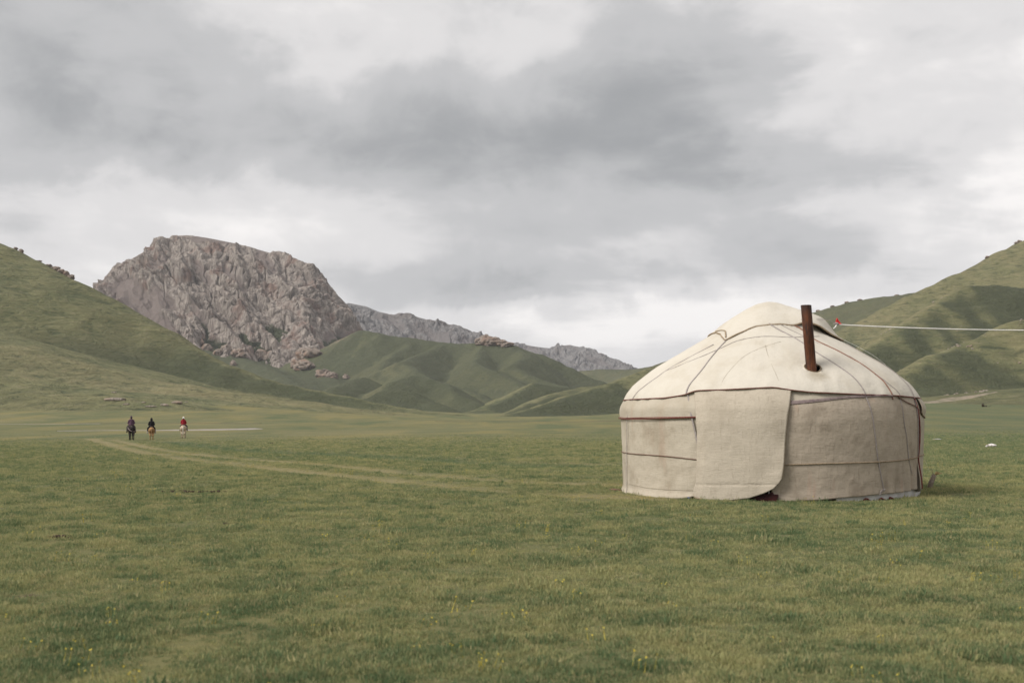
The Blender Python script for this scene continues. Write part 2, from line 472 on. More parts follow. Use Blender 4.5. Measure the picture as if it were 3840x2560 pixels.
def track_w(x, y):
    x = np.asarray(x, float); y = np.asarray(y, float)
    w = np.zeros(np.shape(x)); k = near_only(x, y)
    if not np.any(k): return w
    xs, ys = x[k], y[k]; ww = np.zeros(xs.shape)
    wig = .35 * fbm(P3(xs / 4, ys / 4), 2, 77)
    for i, tr in enumerate(TRACKS):
        wd = (.60, .52, .24, .22, .26, .26)[i]
        fade = (.80 + .20 * sstep(32, 62, ys)) * np.clip(.75 + .9 * fbm(P3(xs / 2.5, ys / 5.0), 3, 78 + i), .15, 1)
        ww = np.maximum(ww, 1.15 * fade * np.exp(-((seg_dist(xs, ys, tr) + wig * .4) / wd) ** 2) * (1, .9, .6, .55, .7, .7)[i])
    w[k] = ww
    return w
def bank_d(x, y):
    x = np.asarray(x, float); y = np.asarray(y, float)
    d = np.full(np.shape(x), 99.0); k = near_only(x, y)
    if np.any(k): d[k] = seg_dist(x[k], y[k], BANK)
    return d

class Ridges:
    def __init__(s, lines, kk, soft, seed, amp, ns):
        s.lines = lines; s.k = kk; s.soft = soft; s.seed = seed; s.amp = amp; s.ns = ns
    def __call__(s, x, y):
        wx = x + s.ns * .16 * fbm(P3(x / s.ns, y / s.ns, 2.5), 3, s.seed + 90)
        wy = y + s.ns * .16 * fbm(P3(x / s.ns, y / s.ns, 7.5), 3, s.seed + 91)
        out = None
        for ln, kk in zip(s.lines, s.k):
            best = np.full(x.shape, -1e9)
            for p, q in zip(ln[:-1], ln[1:]):
                d = q[:2] - p[:2]
                t_ = np.clip(((wx - p[0]) * d[0] + (wy - p[1]) * d[1]) / (d @ d), 0, 1)
                dist = np.hypot(wx - p[0] - t_ * d[0], wy - p[1] - t_ * d[1])
                rise = p[2] + t_ * (q[2] - p[2])
                dd = np.sqrt(dist ** 2 + s.soft ** 2) - s.soft
                best = smax(best, rise - kk * dd * (1 - .22 * np.clip(dd / 260, 0, 1)), 1.2)
            out = best if out is None else smax(out, best, s.soft * .45)
        fo = s.amp * fbm(P3(x / s.ns, y / s.ns), 5, s.seed) + s.amp * (.7 if s.seed == 401 else .3) * ridged(P3(x / (s.ns * .33), y / (s.ns * .55)), 3, s.seed + 4)
        return out - .30 * s.soft * sstep(5, 40, out) + fo * sstep(0, 12, out)

left_f = Ridges([
    line((-300, 420, 660), (-120, 500, 640), (0, 557, 620), (60, 585, 615), (150, 632, 610), (215, 668, 605), (340, 735, 590), (430, 785, 575), (520, 830, 560), (600, 868, 545),
         (660, 886, 540), (720, 899, 535), (800, 914, 530), (860, 928, 525), (950, 942, 520), (1060, 956, 520)),
    line((-250, 670, 500), (-100, 720, 485), (0, 757, 470), (80, 797, 460), (170, 828, 450), (280, 862, 440), (420, 884, 430), (560, 905, 425), (700, 925, 420), (850, 946, 420)),
    line((-150, 830, 430), (0, 868, 415), (130, 888, 405), (260, 902, 400), (400, 915, 395), (560, 933, 390), (720, 950, 385)),
    line((-100, 890, 360), (60, 903, 355), (160, 910, 350), (250, 912, 346), (340, 918, 344), (410, 929, 342), (480, 947, 340))],
    [.64, .34, .22, .34], 8, 301, 2.0, 60)
mid_f = Ridges([
    line((790, 800, 1350), (812, 772, 1335), (832, 757, 1322), (880, 766, 1300), (950, 775, 1290), (1010, 786, 1280), (1070, 789, 1270), (1110, 787, 1260), (1150, 785, 1250), (1180, 791, 1240),
         (1230, 811, 1220), (1300, 841, 1200), (1370, 868, 1180), (1430, 900, 1150), (1480, 940, 1100)),
    line((953, 780, 1285), (922, 803, 1240), (891, 829, 1190), (868, 856, 1130)),
    line((1020, 787, 1280), (965, 812, 1200), (922, 826, 1140), (957, 848, 1090), (989, 868, 1050), (1040, 883, 1020), (1100, 905, 980), (1150, 930, 940)),
    line((1110, 787, 1260), (1100, 815, 1190), (1092, 836, 1130), (1137, 852, 1090), (1207, 883, 1030), (1254, 905, 990)),
    line((1195, 800, 1230), (1212, 817, 1170), (1178, 838, 1110), (1215, 860, 1070), (1313, 893, 1020)),
    line((883, 887, 940), (840, 866, 950), (801, 879, 920), (770, 890, 890)),
    line((800, 935, 740), (844, 917, 760), (895, 898, 780), (942, 899, 790), (981, 918, 780), (1020, 938, 760)),
    line((900, 885, 890), (914, 872, 900), (942, 857, 920), (1020, 883, 900), (1098, 926, 840)),
    line((300, 720, 1470), (420, 770, 1440), (500, 800, 1425), (580, 818, 1410), (650, 832, 1390), (710, 832, 1375), (765, 815, 1365), (800, 795, 1350)),
    line((800, 790, 1345), (760, 840, 1280), (760, 868, 1150), (790, 888, 1030)),
    line((520, 805, 1420), (600, 838, 1290), (660, 866, 1120), (700, 893, 950), (740, 925, 820)), line((690, 835, 1380), (705, 862, 1210), (730, 888, 1020))],
    [.55, .62, .66, .70, .70, .6, .6, .6, .38, .34, .32, .30], 6, 401, 2.6, 70)
right_f = Ridges([
    line((1700, 760, 1150), (1868, 715, 1100), (1900, 705, 1090), (1960, 690, 1070), (2040, 678, 1040), (2095, 672, 1000), (2300, 640, 980)),
    line((2800, 330, 820), (2600, 430, 800), (2352, 550, 780), (2310, 570, 775), (2260, 598, 770), (2200, 625, 765), (2140, 655, 760), (2095, 676, 755), (2040, 702, 750), (1960, 742, 740), (1880, 792, 720), (1800, 835, 700)),
    line((2700, 640, 650), (2500, 662, 625), (2352, 657, 600), (2290, 652, 590), (2225, 650, 580), (2160, 690, 560), (2100, 725, 545), (2040, 757, 530), (1980, 802, 510), (1900, 850, 490), (1800, 905, 470)),
    line((2600, 690, 455), (2450, 700, 440), (2352, 728, 430), (2268, 773, 420), (2211, 795, 412), (2154, 809, 404), (2106, 837, 396), (2069, 857, 390), (2000, 885, 382), (1900, 912, 375)),
    line((1850, 745, 720), (1700, 782, 680), (1600, 806, 660), (1540, 828, 650), (1500, 840, 645), (1450, 860, 635), (1400, 880, 620), (1320, 906, 590), (1250, 931, 560), (1180, 952, 530)),
    line((1500, 880, 900), (1332, 893, 880), (1231, 879, 850), (1180, 903, 820), (1120, 930, 790), (1078, 950, 770)),
    line((1450, 880, 760), (1340, 886, 755), (1274, 903, 740), (1220, 928, 715), (1168, 953, 690)),
    line((1240, 880, 1700), (1300, 852, 1650), (1380, 846, 1600), (1450, 847, 1560), (1500, 838, 1500), (1580, 820, 1450)),
    line((2600, 870, 340), (2352, 895, 330), (2200, 915, 325), (2120, 930, 320))],
    [.45, .62, .75, .66, .50, .55, .55, .4, .2], 5, 501, 1.7, 55)

def hill_mesh(name, fn, x0, x1, y0, y1, st, k, attrs):
    xs = np.arange(x0, x1 + st, st); ys = np.arange(y0, y1 + st, st)
    X, Y = np.meshgrid(xs, ys)
    h = fn(X, Y)
    g = ground_z(X, Y)
    Z = smax(h, g - .8, k)
    me = mesh_np(name, np.stack([X, Y, Z], -1).reshape(-1, 3), grid_faces(len(ys), len(xs)))
    gy, gx = np.gradient(Z, st)
    for nm, vals in attrs(X, Y, Z, gx, gy).items():
        set_attr(me, nm, vals)
    o = link(name, me, m_hill, smooth=True)
    tag(o, kind='structure')
    return o
def left_attr(X, Y, Z, gx, gy):
    n = fbm(P3(X / 90, Y / 90), 4, 8)
    lo = Z < 22
    return {'dry': np.clip(.42 * sstep(472, 440, Y) * sstep(388, 410, Y) + .05 + .5 * n, 0, 1),
            'lush': np.clip(.55 * sstep(.16, .34, gy) * sstep(60, 20, Z) + .25 * sstep(455, 485, Y) * sstep(60, 25, Z) + .25 * fbm(P3(X / 40, Y / 40), 3, 9), 0, 1),
            'soil': np.zeros(X.shape)}
def mid_attr(X, Y, Z, gx, gy):
    n = fbm(P3(X / 80, Y / 80), 4, 18)
    return {'dry': np.clip(.8 * n + .3 * np.clip(gx - .1, 0, .5), 0, .4),
            'lush': np.clip(.98 + .4 * sstep(.05, -.30, gx) - .35 * sstep(.1, .4, gx) - .3 * n, 0, 1),  # cloud shadow over the foothills painted as darker turf, deepest on east faces
            'soil': .55 * np.exp(-((X + 205) / 38) ** 2 - ((Y - 1335) / 60) ** 2) + .42 * np.exp(-((X + 235) / 40) ** 2 - ((Y - 1370) / 40) ** 2)}
def right_attr(X, Y, Z, gx, gy):
    n = fbm(P3(X / 60, Y / 60), 4, 28)
    facing = sstep(-.02, .34, gx)                                # west-looking slopes: stony tan, with sunlit contrast painted into the turf
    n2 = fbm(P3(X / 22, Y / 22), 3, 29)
    return {'dry': np.clip(facing * (.46 + .5 * n + .45 * n2) * sstep(6, 16, Z) + .55 * sstep(85, 150, Z) * sstep(950, 850, Y), 0, 1),  # stony tan, with the sunlit contrast of west-looking slopes painted in
            'lush': np.clip(.45 + .65 * sstep(.08, -.22, gx) - .35 * facing + .25 * n + .5 * sstep(880, 980, Y), 0, 1),  # green turf, with the shade of east-looking slopes painted in
            'soil': np.clip(.40 * facing * sstep(.05, .35, n + .4 * n2) * sstep(460, 360, Y) * sstep(8, 14, Z), 0, .6)}
hill_l = hill_mesh('west_hill', left_f, -520, 90, 215, 800, 2.0, 5.0, left_attr)
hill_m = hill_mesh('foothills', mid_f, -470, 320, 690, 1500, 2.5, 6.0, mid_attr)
hill_r = hill_mesh('east_hills', right_f, -70, 760, 215, 1750, 2.6, 5.0, right_attr)

def H(x, y):
    x = np.atleast_1d(np.asarray(x, float)); y = np.atleast_1d(np.asarray(y, float))
    g = ground_z(x, y)
    z = g
    for f, k, (a0, a1, b0, b1) in ((left_f, 5., (-520, 90, 215, 800)), (mid_f, 6., (-470, 320, 690, 1500)), (right_f, 5., (-70, 760, 215, 1750))):
        ins = (x > a0) & (x < a1) & (y > b0) & (y < b1)
        z = np.where(ins, np.maximum(z, smax(f(x, y), g - .8, k)), z)
    return z

# ---- ground sheet: rings that widen with range, out to the horizon
rr = 0.6 * 1.0155 ** np.arange(0, 600)
rr = rr[rr < 6500]
th = np.unique(np.concatenate([np.linspace(-180, -34, 60), np.linspace(-34, 34, 460), np.linspace(34, 180, 60)[:-1]]))
A, RR = np.meshgrid(np.radians(th[:-1] if abs(th[-1] - 180) < 1e-6 else th), rr)
GX = RR * np.sin(A); GYY = RR * np.cos(A)
GZ = ground_z(GX, GYY)
nc = GX.shape[1]
V = np.stack([GX, GYY, GZ], -1).reshape(-1, 3)
F = grid_faces(len(rr), nc, wrap=True)
V = np.vstack([V, [[0, 0, GZ[0].mean()]]])
me = mesh_np('ground', V, F)
bm = bmesh.new(); bm.from_mesh(me); bm.verts.ensure_lookup_table()
for i in range(nc):
    bm.faces.new((bm.verts[len(V) - 1], bm.verts[(i + 1) % nc], bm.verts[i]))
bm.normal_update(); bm.to_mesh(me); bm.free()
def turf_attr(X, Y):
    trk = track_w(X, Y); bd = bank_d(X, Y)
    n1 = fbm(P3(X / 9, Y / 9), 4, 61); n2 = fbm(P3(X / 2.2, Y / 2.2), 3, 62); n3 = fbm(P3(X / 30, Y / 60), 3, 63)
    rng_ = np.hypot(X, Y)
    farm = sstep(60, 150, rng_)
    u = X / np.maximum(Y, 1)
    left = sstep(.15, -.25, u)
    dryv = np.clip(.95 * trk + .40 * np.clip(n1 * 1.6 + .1, 0, 1) + farm * (.06 + .5 * n3 + .16 * left), 0, 1)
    lushv = np.clip(.95 * np.exp(-(bd / 1.5) ** 2) + .3 * np.clip(n2 * 1.4 - .1, 0, 1) * (1 - farm)
                    + .50 * sstep(.1, .4, u) * sstep(20, 50, rng_) * (1 - trk), 0, 1)
    bare = sstep(.42, .60, fbm(P3(X / 1.1, Y / 1.1, 4.), 3, 64) + .25 * fbm(P3(X / 6, Y / 6), 2, 65)) * sstep(40, 10, rng_) * .75
    def spot(px, py, rx, ry):
        (sx_, sy_), = flat_pts([(px, py)])[-1:]
        return np.exp(-((X - sx_) / rx) ** 2 - ((Y - sy_) / ry) ** 2)
    soilv = np.clip(bare + .75 * spot(440, 1133, .45, .22) + .55 * spot(560, 1131, .5, .12) + .5 * spot(1690, 1355, .5, .2), 0, 1)
    return dryv, lushv, soilv
dryv, lushv, soilv = turf_attr(V[:, 0], V[:, 1])
set_attr(me, 'dry', dryv); set_attr(me, 'lush', lushv); set_attr(me, 'soil', soilv)
ground = link('ground', me, m_turf, smooth=True)
tag(ground, kind='structure')

# ---- stream beds across the valley
def ribbon_sheet(name, pts, half, mat, lift=.05):
    """pts: ground points (x, y); a gravel strip that follows the land"""
    p = smooth_path(pts, 8); n = len(p)
    tang = np.gradient(p, axis=0); tang /= np.linalg.norm(tang, axis=1)[:, None]
    nor = np.stack([-tang[:, 1], tang[:, 0]], -1)
    s_ = np.arange(n)
    hw = np.interp(np.linspace(0, 1, n), np.linspace(0, 1, len(half)), half) * (1 + .35 * fbm(P3(p[:, 0] / 6, p[:, 1] / 6), 2, 5))
    rows = []
    for k in np.linspace(-1, 1, 7):
        q = p + nor * (hw * k)[:, None]
        rows.append(np.stack([q[:, 0], q[:, 1], H(q[:, 0], q[:, 1]) + lift * (1 - k * k * 1.6)], -1))
    V_ = np.stack(rows, 0).reshape(-1, 3)
    o = link(name, mesh_np(name, V_, grid_faces(7, n)), mat, smooth=True)
    tag(o, kind='structure')
    return o
m_gravel, t, b = material('pale_gravel')
pos = t.new('ShaderNodeNewGeometry').outputs['Position']
n1_ = t.noise(pos, .8, 5, .65); n2_ = t.noise(pos, 5, 4, .7)
t.l.new(t.mix(t.ramp(n1_, .38, .62), t.mix(n2_, (.24, .215, .19), (.36, .325, .295)), t.mix(n2_, (.15, .135, .115), (.33, .30, .26))), b.inputs['Base Color'])
bump(t, b, n2_, .6, .08)
def gp(px, Y):
    return ((px - 1176.0) / 2613.5 * Y, Y)
ribbon_sheet('stream_bed', [gp(130, 153), gp(220, 157), gp(300, 162), gp(380, 166), gp(450, 170), gp(520, 175), gp(565, 180), gp(585, 186)], [.3, .8, 2.0, 4.5, 6.5, 6.0, 3.5, .6], m_gravel, .05)
ribbon_sheet('stream_bed', [gp(-60, 217), gp(20, 222), gp(90, 226), gp(170, 230), gp(230, 233)], [.8, 1.0, .9, .7, .3], m_gravel, .04)
m_scar = plain('tan_scar', (.27, .215, .165), (.12, .115, .07), .35)
m_bank = plain('eroded_bank', (.095, .070, .050), (.045, .034, .024), .8)
ribbon_sheet('eroded_bank', [gp(150, 236), gp(260, 240), gp(340, 244), gp(440, 246), gp(520, 244), gp(600, 240)], [.5, 1.0, .9, 1.2, 1.0, .4], m_bank, .06)
ribbon_sheet('eroded_bank', [gp(1000, 300), gp(1150, 305), gp(1300, 300), gp(1420, 296), gp(1560, 290)], [.5, 1.3, 1.2, 1.5, .8], m_bank, .06)
ribbon_sheet('gravel_scar', [gp(2060, 312), gp(2140, 314), gp(2200, 318), gp(2250, 321), gp(2290, 324)], [1.0, 3.4, 3.8, 2.0, .4], m_scar, .06)

# ------------------------------------------------------------------ rock massif and far ridges
def massif(name, skyline, foot_y, Yc, Yf, ns, nt, mat, scree_spots, scale, seed, grass_foot):
    sk = np.array(skyline, float)
    px = np.linspace(sk[0, 0], sk[-1, 0], ns)
    py = np.interp(px, sk[:, 0], sk[:, 1])
    fp = np.interp(px, [q[0] for q in foot_y], [q[1] for q in foot_y])
    tt = np.concatenate([np.linspace(0, 1, nt), 1 + np.linspace(.03, .6, nt // 6)])
    S, T = np.meshgrid(px, tt)
    PY = py[None, :] + 0 * T; FP = fp[None, :] + 0 * T
    Tc = np.clip(T, 0, 1)
    Yd = Yf + (Yc - Yf) * Tc ** .92 + np.maximum(T - 1, 0) * (Yc - Yf)
    zf = EYE + (961.6 - FP) / 2613.5 * Yf; zc_ = EYE + (961.6 - PY) / 2613.5 * Yc
    prof_ = .35 * Tc + .65 * np.sin(Tc * math.pi / 2) ** 1.15
    Z = zf + (zc_ - zf) * prof_ - np.maximum(T - 1, 0) * (zc_ - zf) * .9
    # plan position: true bearing of the crest, so the face is not fanned towards the camera
    Xw = (S - 1176.0) / 2613.5 * (Yc * .75 + Yf * .25)
    Xw = Xw + ((S - 1176.0) / 2613.5 * Yc - Xw) * Tc
    p = np.stack([Xw, Yd, Z], -1)
    gs = np.gradient(p, axis=1); gt = np.gradient(p, axis=0)
    nrm = np.cross(gs, gt); nrm /= np.linalg.norm(nrm, axis=-1)[..., None] + 1e-9
    if nrm[..., 1].mean() > 0: nrm = -nrm
    scr = np.zeros(S.shape)
    pyv = 961.6 - (Z - EYE) / Yd * 2613.5
    wob = 14 * fbm(p / (25 * scale), 3, seed + 3)
    for cx_, cy_, ax, ay, rot, amp in scree_spots:
        c_, s_ = math.cos(rot), math.sin(rot)
        du = (S - cx_) + wob; dv = (pyv - cy_) + wob
        scr = np.maximum(scr, amp * np.exp(-(((du * c_ + dv * s_) / ax) ** 4 + ((-du * s_ + dv * c_) / ay) ** 4)))
    # gullies run obliquely down to the right, as on the real face
    q = p / scale
    wq = q + 5 * np.stack([fbm(q / 28, 3, seed + 7), fbm(q / 28, 3, seed + 8), fbm(q / 28, 3, seed + 9)], -1)
    al = wq[..., 0] * .62 - wq[..., 2] * .78; ac = wq[..., 0] * .78 + wq[..., 2] * .62
    rib = np.stack([al / 150, wq[..., 1] / 90, ac / 36], -1)
    big = ridged(rib, 3, seed, .5)
    rib2 = np.stack([al / 55, wq[..., 1] / 30, ac / 12.0], -1)
    med = ridged(rib2, 3, seed + 40, .5)
    w1 = worley(np.stack([al / 42, wq[..., 1] / 34, ac / 20], -1), seed + 1)
    w2 = worley(np.stack([wq[..., 0], wq[..., 1], wq[..., 2] * .5], -1) / 8.5, seed + 2)
    fine = ridged(q * np.array([1, 1, .42]) / 6.5, 4, seed + 5, .6)
    gul = sstep(.02, -.38, big + .25 * fbm(q / 45, 2, seed + 50)) * .9
    scr = np.maximum(scr, gul)
    rockk = (1 - np.clip(scr, 0, 1)) * (.55 + .75 * sstep(-.35, .4, fbm(q / 50, 2, seed + 51)))
    edge = .22 + .78 * sstep(1.0, .90, T)
    disp = scale * (23 * big * (1 - .35 * scr) * sstep(1.0, .90, T) + rockk * (5.0 * np.minimum(w1[1] - w1[0], .5) + 3.5 * (w1[2] - .5) + 7.5 * med + 1.3 * np.minimum(w2[1] - w2[0], .5) + 1.0 * (w2[2] - .5) + 2.0 * fine) * edge)
    ck = vnoise(np.stack([wq[..., 0] / 17, wq[..., 1] / 25, wq[..., 2] / 60], -1), seed + 60)
    ck2 = vnoise(np.stack([al / 60, wq[..., 1] / 40, ac / 19], -1), seed + 61)
    ck3 = vnoise(np.stack([wq[..., 0] / 30, wq[..., 1] / 25, wq[..., 2] / 9], -1), seed + 62)
    disp = disp - scale * rockk * edge * (1.2 * np.exp(-(ck / .06) ** 2) + 6.5 * np.exp(-(ck2 / .06) ** 2) + 2.5 * np.exp(-(ck3 / .07) ** 2))
    disp = disp - disp[:nt].mean() * sstep(1.0, .88, T)
    disp = disp * sstep(1.25, 1.0, T)
    disp = np.where(disp > 0, disp * (.34 + .66 * sstep(1.0, .80, T)), disp)
    p = p + nrm * disp[..., None] * sstep(-.02, .06, (S - sk[0, 0]) / (sk[-1, 0] - sk[0, 0]))[..., None]
    me_ = mesh_np(name, p.reshape(-1, 3), grid_faces(*S.shape))
    set_attr(me_, 'scree', np.clip(scr + .25 * np.clip(-big, 0, 1), 0, 1))
    if grass_foot:
        gm = sstep(grass_foot[1], grass_foot[0], p[..., 2] + 22 * fbm(p / 55, 3, seed + 30)) * sstep(.2, -.6, disp / (9 * scale)) 
        gm = np.maximum(gm, .9 * sstep(.6, 1, 1 - np.abs(fbm(p / 40, 3, seed + 31)) * 3) * sstep(120, 60, p[..., 2]) * sstep(.1, -.5, fine))
        set_attr(me_, 'grass', gm)
    o = link(name, me_, mat, smooth=True)
    for_flat = np.zeros(len(me_.polygons), bool)
    me_.polygons.foreach_set('use_smooth', for_flat)
    tag(o, kind='structure')
    return o
massif('rocky_mountain',
       [(200, 770), (218, 715), (228, 676), (234, 659), (255, 639), (283, 614), (305, 594), (333, 578), (367, 558), (392, 547), (412, 541), (440, 541), (480, 547), (540, 559), (585, 571), (620, 581), (645, 581),
        (680, 594), (710, 611), (730, 624), (742, 642), (760, 663), (790, 693), (805, 708), (815, 732), (835, 758), (870, 790), (920, 830)],
       [(200, 905), (500, 885), (760, 885), (920, 885)], 1640, 1330, 620, 430, m_rock,
       [(480, 553, 70, 7, .14, .95), (612, 590, 26, 9, .5, .9), (345, 665, 60, 30, .5, 1), (420, 700, 36, 40, .6, 1), (570, 640, 50, 9, .7, .8), (640, 610, 30, 10, .6, .8), (395, 610, 50, 12, -.5, .8),
        (500, 620, 40, 8, .8, .7), (690, 650, 40, 8, .7, .7), (820, 790, 46, 24, .7, 1), (520, 720, 40, 7, .8, .6), (455, 745, 40, 12, .6, .8)], 1.0, 700, (85, 140))
massif('far_ridge',
       [(760, 720), (800, 696), (840, 704), (870, 716), (905, 723), (935, 719), (960, 729), (1000, 739), (1040, 749), (1080, 763), (1115, 771), (1130, 776), (1180, 800), (1260, 840)],
       [(760, 860), (1260, 880)], 2500, 2150, 420, 150, m_far,
       [(900, 735, 45, 9, .3, .9), (1000, 765, 60, 14, .4, .9), (1090, 785, 40, 8, .4, .9)], 1.15, 800, None)
massif('far_ridge',
       [(1020, 775), (1100, 778), (1135, 780), (1180, 787), (1230, 796), (1262, 800), (1275, 795), (1310, 792), (1350, 803), (1390, 818), (1420, 828), (1442, 845), (1470, 865), (1520, 890)],
       [(1020, 880), (1520, 890)], 3300, 2900, 380, 130, m_far,
       [(1180, 800, 70, 12, .1, 1), (1380, 835, 50, 8, .5, .8), (1310, 800, 20, 8, .3, .8)], 1.15, 830, None)

# ------------------------------------------------------------------ the yurt
YC = (5.13, 22.79); YA = R_(12.69)
yurt = empty('yurt', (YC[0], YC[1], 0.0), -YA)
tag(yurt, 'round felt yurt with cream roof, brown walls, hanging door flap and rusty stovepipe', 'yurt')
PZ = [-.2, 0, .8, 1.4, 1.65, 1.82, 1.96, 2.12, 2.29, 2.48, 2.69, 2.89, 3.02, 3.15, 3.28, 3.41, 3.61, 3.71, 3.745]
PR = [2.875, 2.88, 2.91, 2.93, 2.90, 2.84, 2.77, 2.65, 2.45, 2.2, 1.85, 1.52, 1.3, 1.08, .95, .74, .45, .22, 0]
_zf = np.linspace(-.2, 3.745, 800)
_rf = np.interp(_zf, PZ, PR)
_ker = np.hanning(41); _ker /= _ker.sum()
_rf = np.convolve(np.pad(_rf, 20, mode='edge'), _ker, 'valid')
def RZ(z): return np.interp(z, _zf, _rf)
E_PH = [-180, -120, -82.5, -52.9, -39.9, -30.7, -26.8, -14.8, -4.3, 1.9, 8.5, 14.6, 20.3, 35.3, 49.1, 62.6, 75.7, 120, 180]
E_Z = [1.83, 1.82, 1.825, 1.829, 1.838, 1.892, 1.962, 1.972, 1.994, 2.008, 1.952, 1.919, 1.907, 1.88, 1.874, 1.852, 1.841, 1.83, 1.83]
def edge_z(ph):
    return (np.interp(ph - 1.2, E_PH, E_Z) + np.interp(ph, E_PH, E_Z) + np.interp(ph + 1.2, E_PH, E_Z)) / 3
def cyl(ph, r, z):
    a = np.radians(ph)
    return np.stack(np.broadcast_arrays(r * np.sin(a), -r * np.cos(a), z), -1)
def nz_(ph, z, sc, seed, o=3):
    a = np.radians(ph)
    return fbm(np.stack(np.broadcast_arrays(np.sin(a) * 2.9 / sc, np.cos(a) * 2.9 / sc, z / sc), -1), o, seed)
def roof_r(ph, z):
    ez = edge_z(ph)
    lowlift = np.exp(-((z - ez) / .12) ** 2)                       # skirt stands a little off the wall
    door = np.exp(-((ph + 9) / 19) ** 4) * np.exp(-((z - ez) / .22) ** 2)
    return RZ(z) + .028 + .026 * nz_(ph, z, .75, 41) * sstep(0.1, .5, z - ez + .35) + .008 * nz_(ph, z, .22, 42) + .012 * lowlift + .075 * door \
        + .012 * np.sin(np.radians(ph) * 42) * lowlift * .6 \
        + .026 * ridged(np.stack(np.broadcast_arrays(np.sin(np.radians(ph)) * 7 + .6 * z, np.cos(np.radians(ph)) * 7, z * 1.6 - .02 * ph), -1), 2, 48) * sstep(1.2, .15, z - ez)
def wall_r(ph, z):
    return RZ(z) + .026 * nz_(ph, z, .5, 43) + .007 * nz_(ph, z, .16, 44)
def rwall_r(ph, z):
    pleat = sstep(40, 52, ph) * sstep(.75, .1, z)
    pl = .030 * pleat * np.sin(np.radians(ph) * 62 + 2 * z)
    curl = sstep(63, 69, ph) * sstep(.75, .15, z) * .03
    crease = -.02 * np.exp(-((ph - 4 - 8 * z) / 2.5) ** 2) * sstep(.6, .2, z)
    return RZ(z) + .034 + .016 * nz_(ph, z, .5, 45) + .006 * nz_(ph, z, .14, 46) + pl + curl + crease + .02 * sstep(.25, .0, z)
def far_r(ph, z):
    return RZ(z) + .018 + .012 * nz_(ph, z, .5, 47) + .11 * sstep(69.5, 66, ph) * sstep(.9, .15, z)
def sheet(name, P_, mat, parent, thick=.018, wrap=False, smooth=True):
    nr, ncol = P_.shape[:2]
    me_ = mesh_np(name, P_.reshape(-1, 3), grid_faces(nr, ncol, wrap))
    o = link(name, me_, mat, parent, smooth=smooth)
    if thick:
        md = o.modifiers.new('thickness', 'SOLIDIFY'); md.thickness = thick; md.offset = -1
    return o
def orient(me_, centre=(0, 0, 1.2)):
    pass

# inner lining, so no light leaks through the walls
ph = np.linspace(6, 332, 180); zz = np.linspace(-.06, 1.98, 14)
A_, Z_ = np.meshgrid(ph, zz)
sheet('lining', cyl(A_, RZ(Z_) - .045, Z_)[:, ::-1], m_dark, yurt, .012)
# the floor inside
fl = cyl(np.linspace(0, 360, 49)[:-1][None, :], np.array([[.01], [2.78]]), np.array([[.035], [.035]]))
sheet('floor', fl, m_dark, yurt, 0, wrap=True)
# roof skin
ph = np.linspace(-180, 180, 401)[:-1]
tt = np.linspace(0, 1, 76)
A_, T_ = np.meshgrid(ph, tt)
Z_ = edge_z(A_) + (3.30 - edge_z(A_)) * T_
Pm = cyl(A_, roof_r(A_, Z_), Z_)
HOLE_PH, HOLE_Z = 19.2, 2.365
hc = cyl(np.array(HOLE_PH), RZ(HOLE_Z) + .03, np.array(HOLE_Z))
tan1 = np.array([math.cos(R_(HOLE_PH)), math.sin(R_(HOLE_PH)), 0])
tan2 = np.array([-math.sin(R_(HOLE_PH)) * .62, math.cos(R_(HOLE_PH)) * .62, .50]); tan2 /= np.linalg.norm(tan2)
d = Pm - hc
a1 = d @ tan1; a2 = d @ tan2
hn = np.hypot(a1 / .150, a2 / .135)
near = (hn < 1.35)
ring = near & (hn > .7)
sc_ = np.where(ring, 1 / np.maximum(hn, 1e-3), 1.0)
Pm = Pm + ring[..., None] * ((sc_ - 1)[..., None] * (a1[..., None] * tan1 + a2[..., None] * tan2))
faces = grid_faces(len(tt), len(ph), True)
inside = (hn < .7).ravel()
faces = faces[~inside[faces].any(1)]
# felt is drawn down around the hole
me = mesh_np('roof', Pm.reshape(-1, 3), faces)
roof = link('roof', me, m_roof, yurt, smooth=True)
md = roof.modifiers.new('thickness', 'SOLIDIFY'); md.thickness = .02; md.offset = -1
roof['label'] = 'cream felt roof with a scorched stovepipe hole'

# tubes and straps over the surfaces
def tube(name, pts, w, h, mat, parent, sides=8, normals=None, caps=True, twist=0):
    p = np.asarray(pts, float); n = len(p)
    tg = np.gradient(p, axis=0); tg /= np.linalg.norm(tg, axis=1)[:, None] + 1e-9
    if normals is None:
        ref = np.tile([0, 0, 1.], (n, 1)); bad = np.abs(tg[:, 2]) > .9; ref[bad] = [1, 0, 0]
        normals = ref
    nn = normals - (normals * tg).sum(1)[:, None] * tg
    nn /= np.linalg.norm(nn, axis=1)[:, None] + 1e-9
    bb = np.cross(tg, nn)
    w = np.broadcast_to(np.asarray(w, float), (n,)); h = np.broadcast_to(np.asarray(h, float), (n,))
    an = np.linspace(0, 2 * math.pi, sides, endpoint=False)
    V_ = []
    for i in range(n):
        tw = twist * i
        V_.append(p[i] + np.cos(an + tw)[:, None] * bb[i] * w[i] / 2 + np.sin(an + tw)[:, None] * nn[i] * h[i] / 2)
    V_ = np.array(V_).reshape(-1, 3)
    Fq = grid_faces(n, sides, True).tolist()
    if caps:
        Fq += [list(range(sides))[::-1], list(range((n - 1) * sides, n * sides))]
    me_ = bpy.data.meshes.new(name); me_.from_pydata(V_.tolist(), [], Fq); me_.update()
    return link(name, me_, mat, parent, smooth=True)
def outer_r(ph, z):
    on_roof = z >= edge_z(ph) - .01
    r_ = np.where(ph > 5, np.where(ph > 68, far_r(ph, z), np.maximum(rwall_r(ph, z), wall_r(ph, z) + .02)), wall_r(ph, z) + .03)
    return np.where(on_roof, roof_r(ph, z), r_)
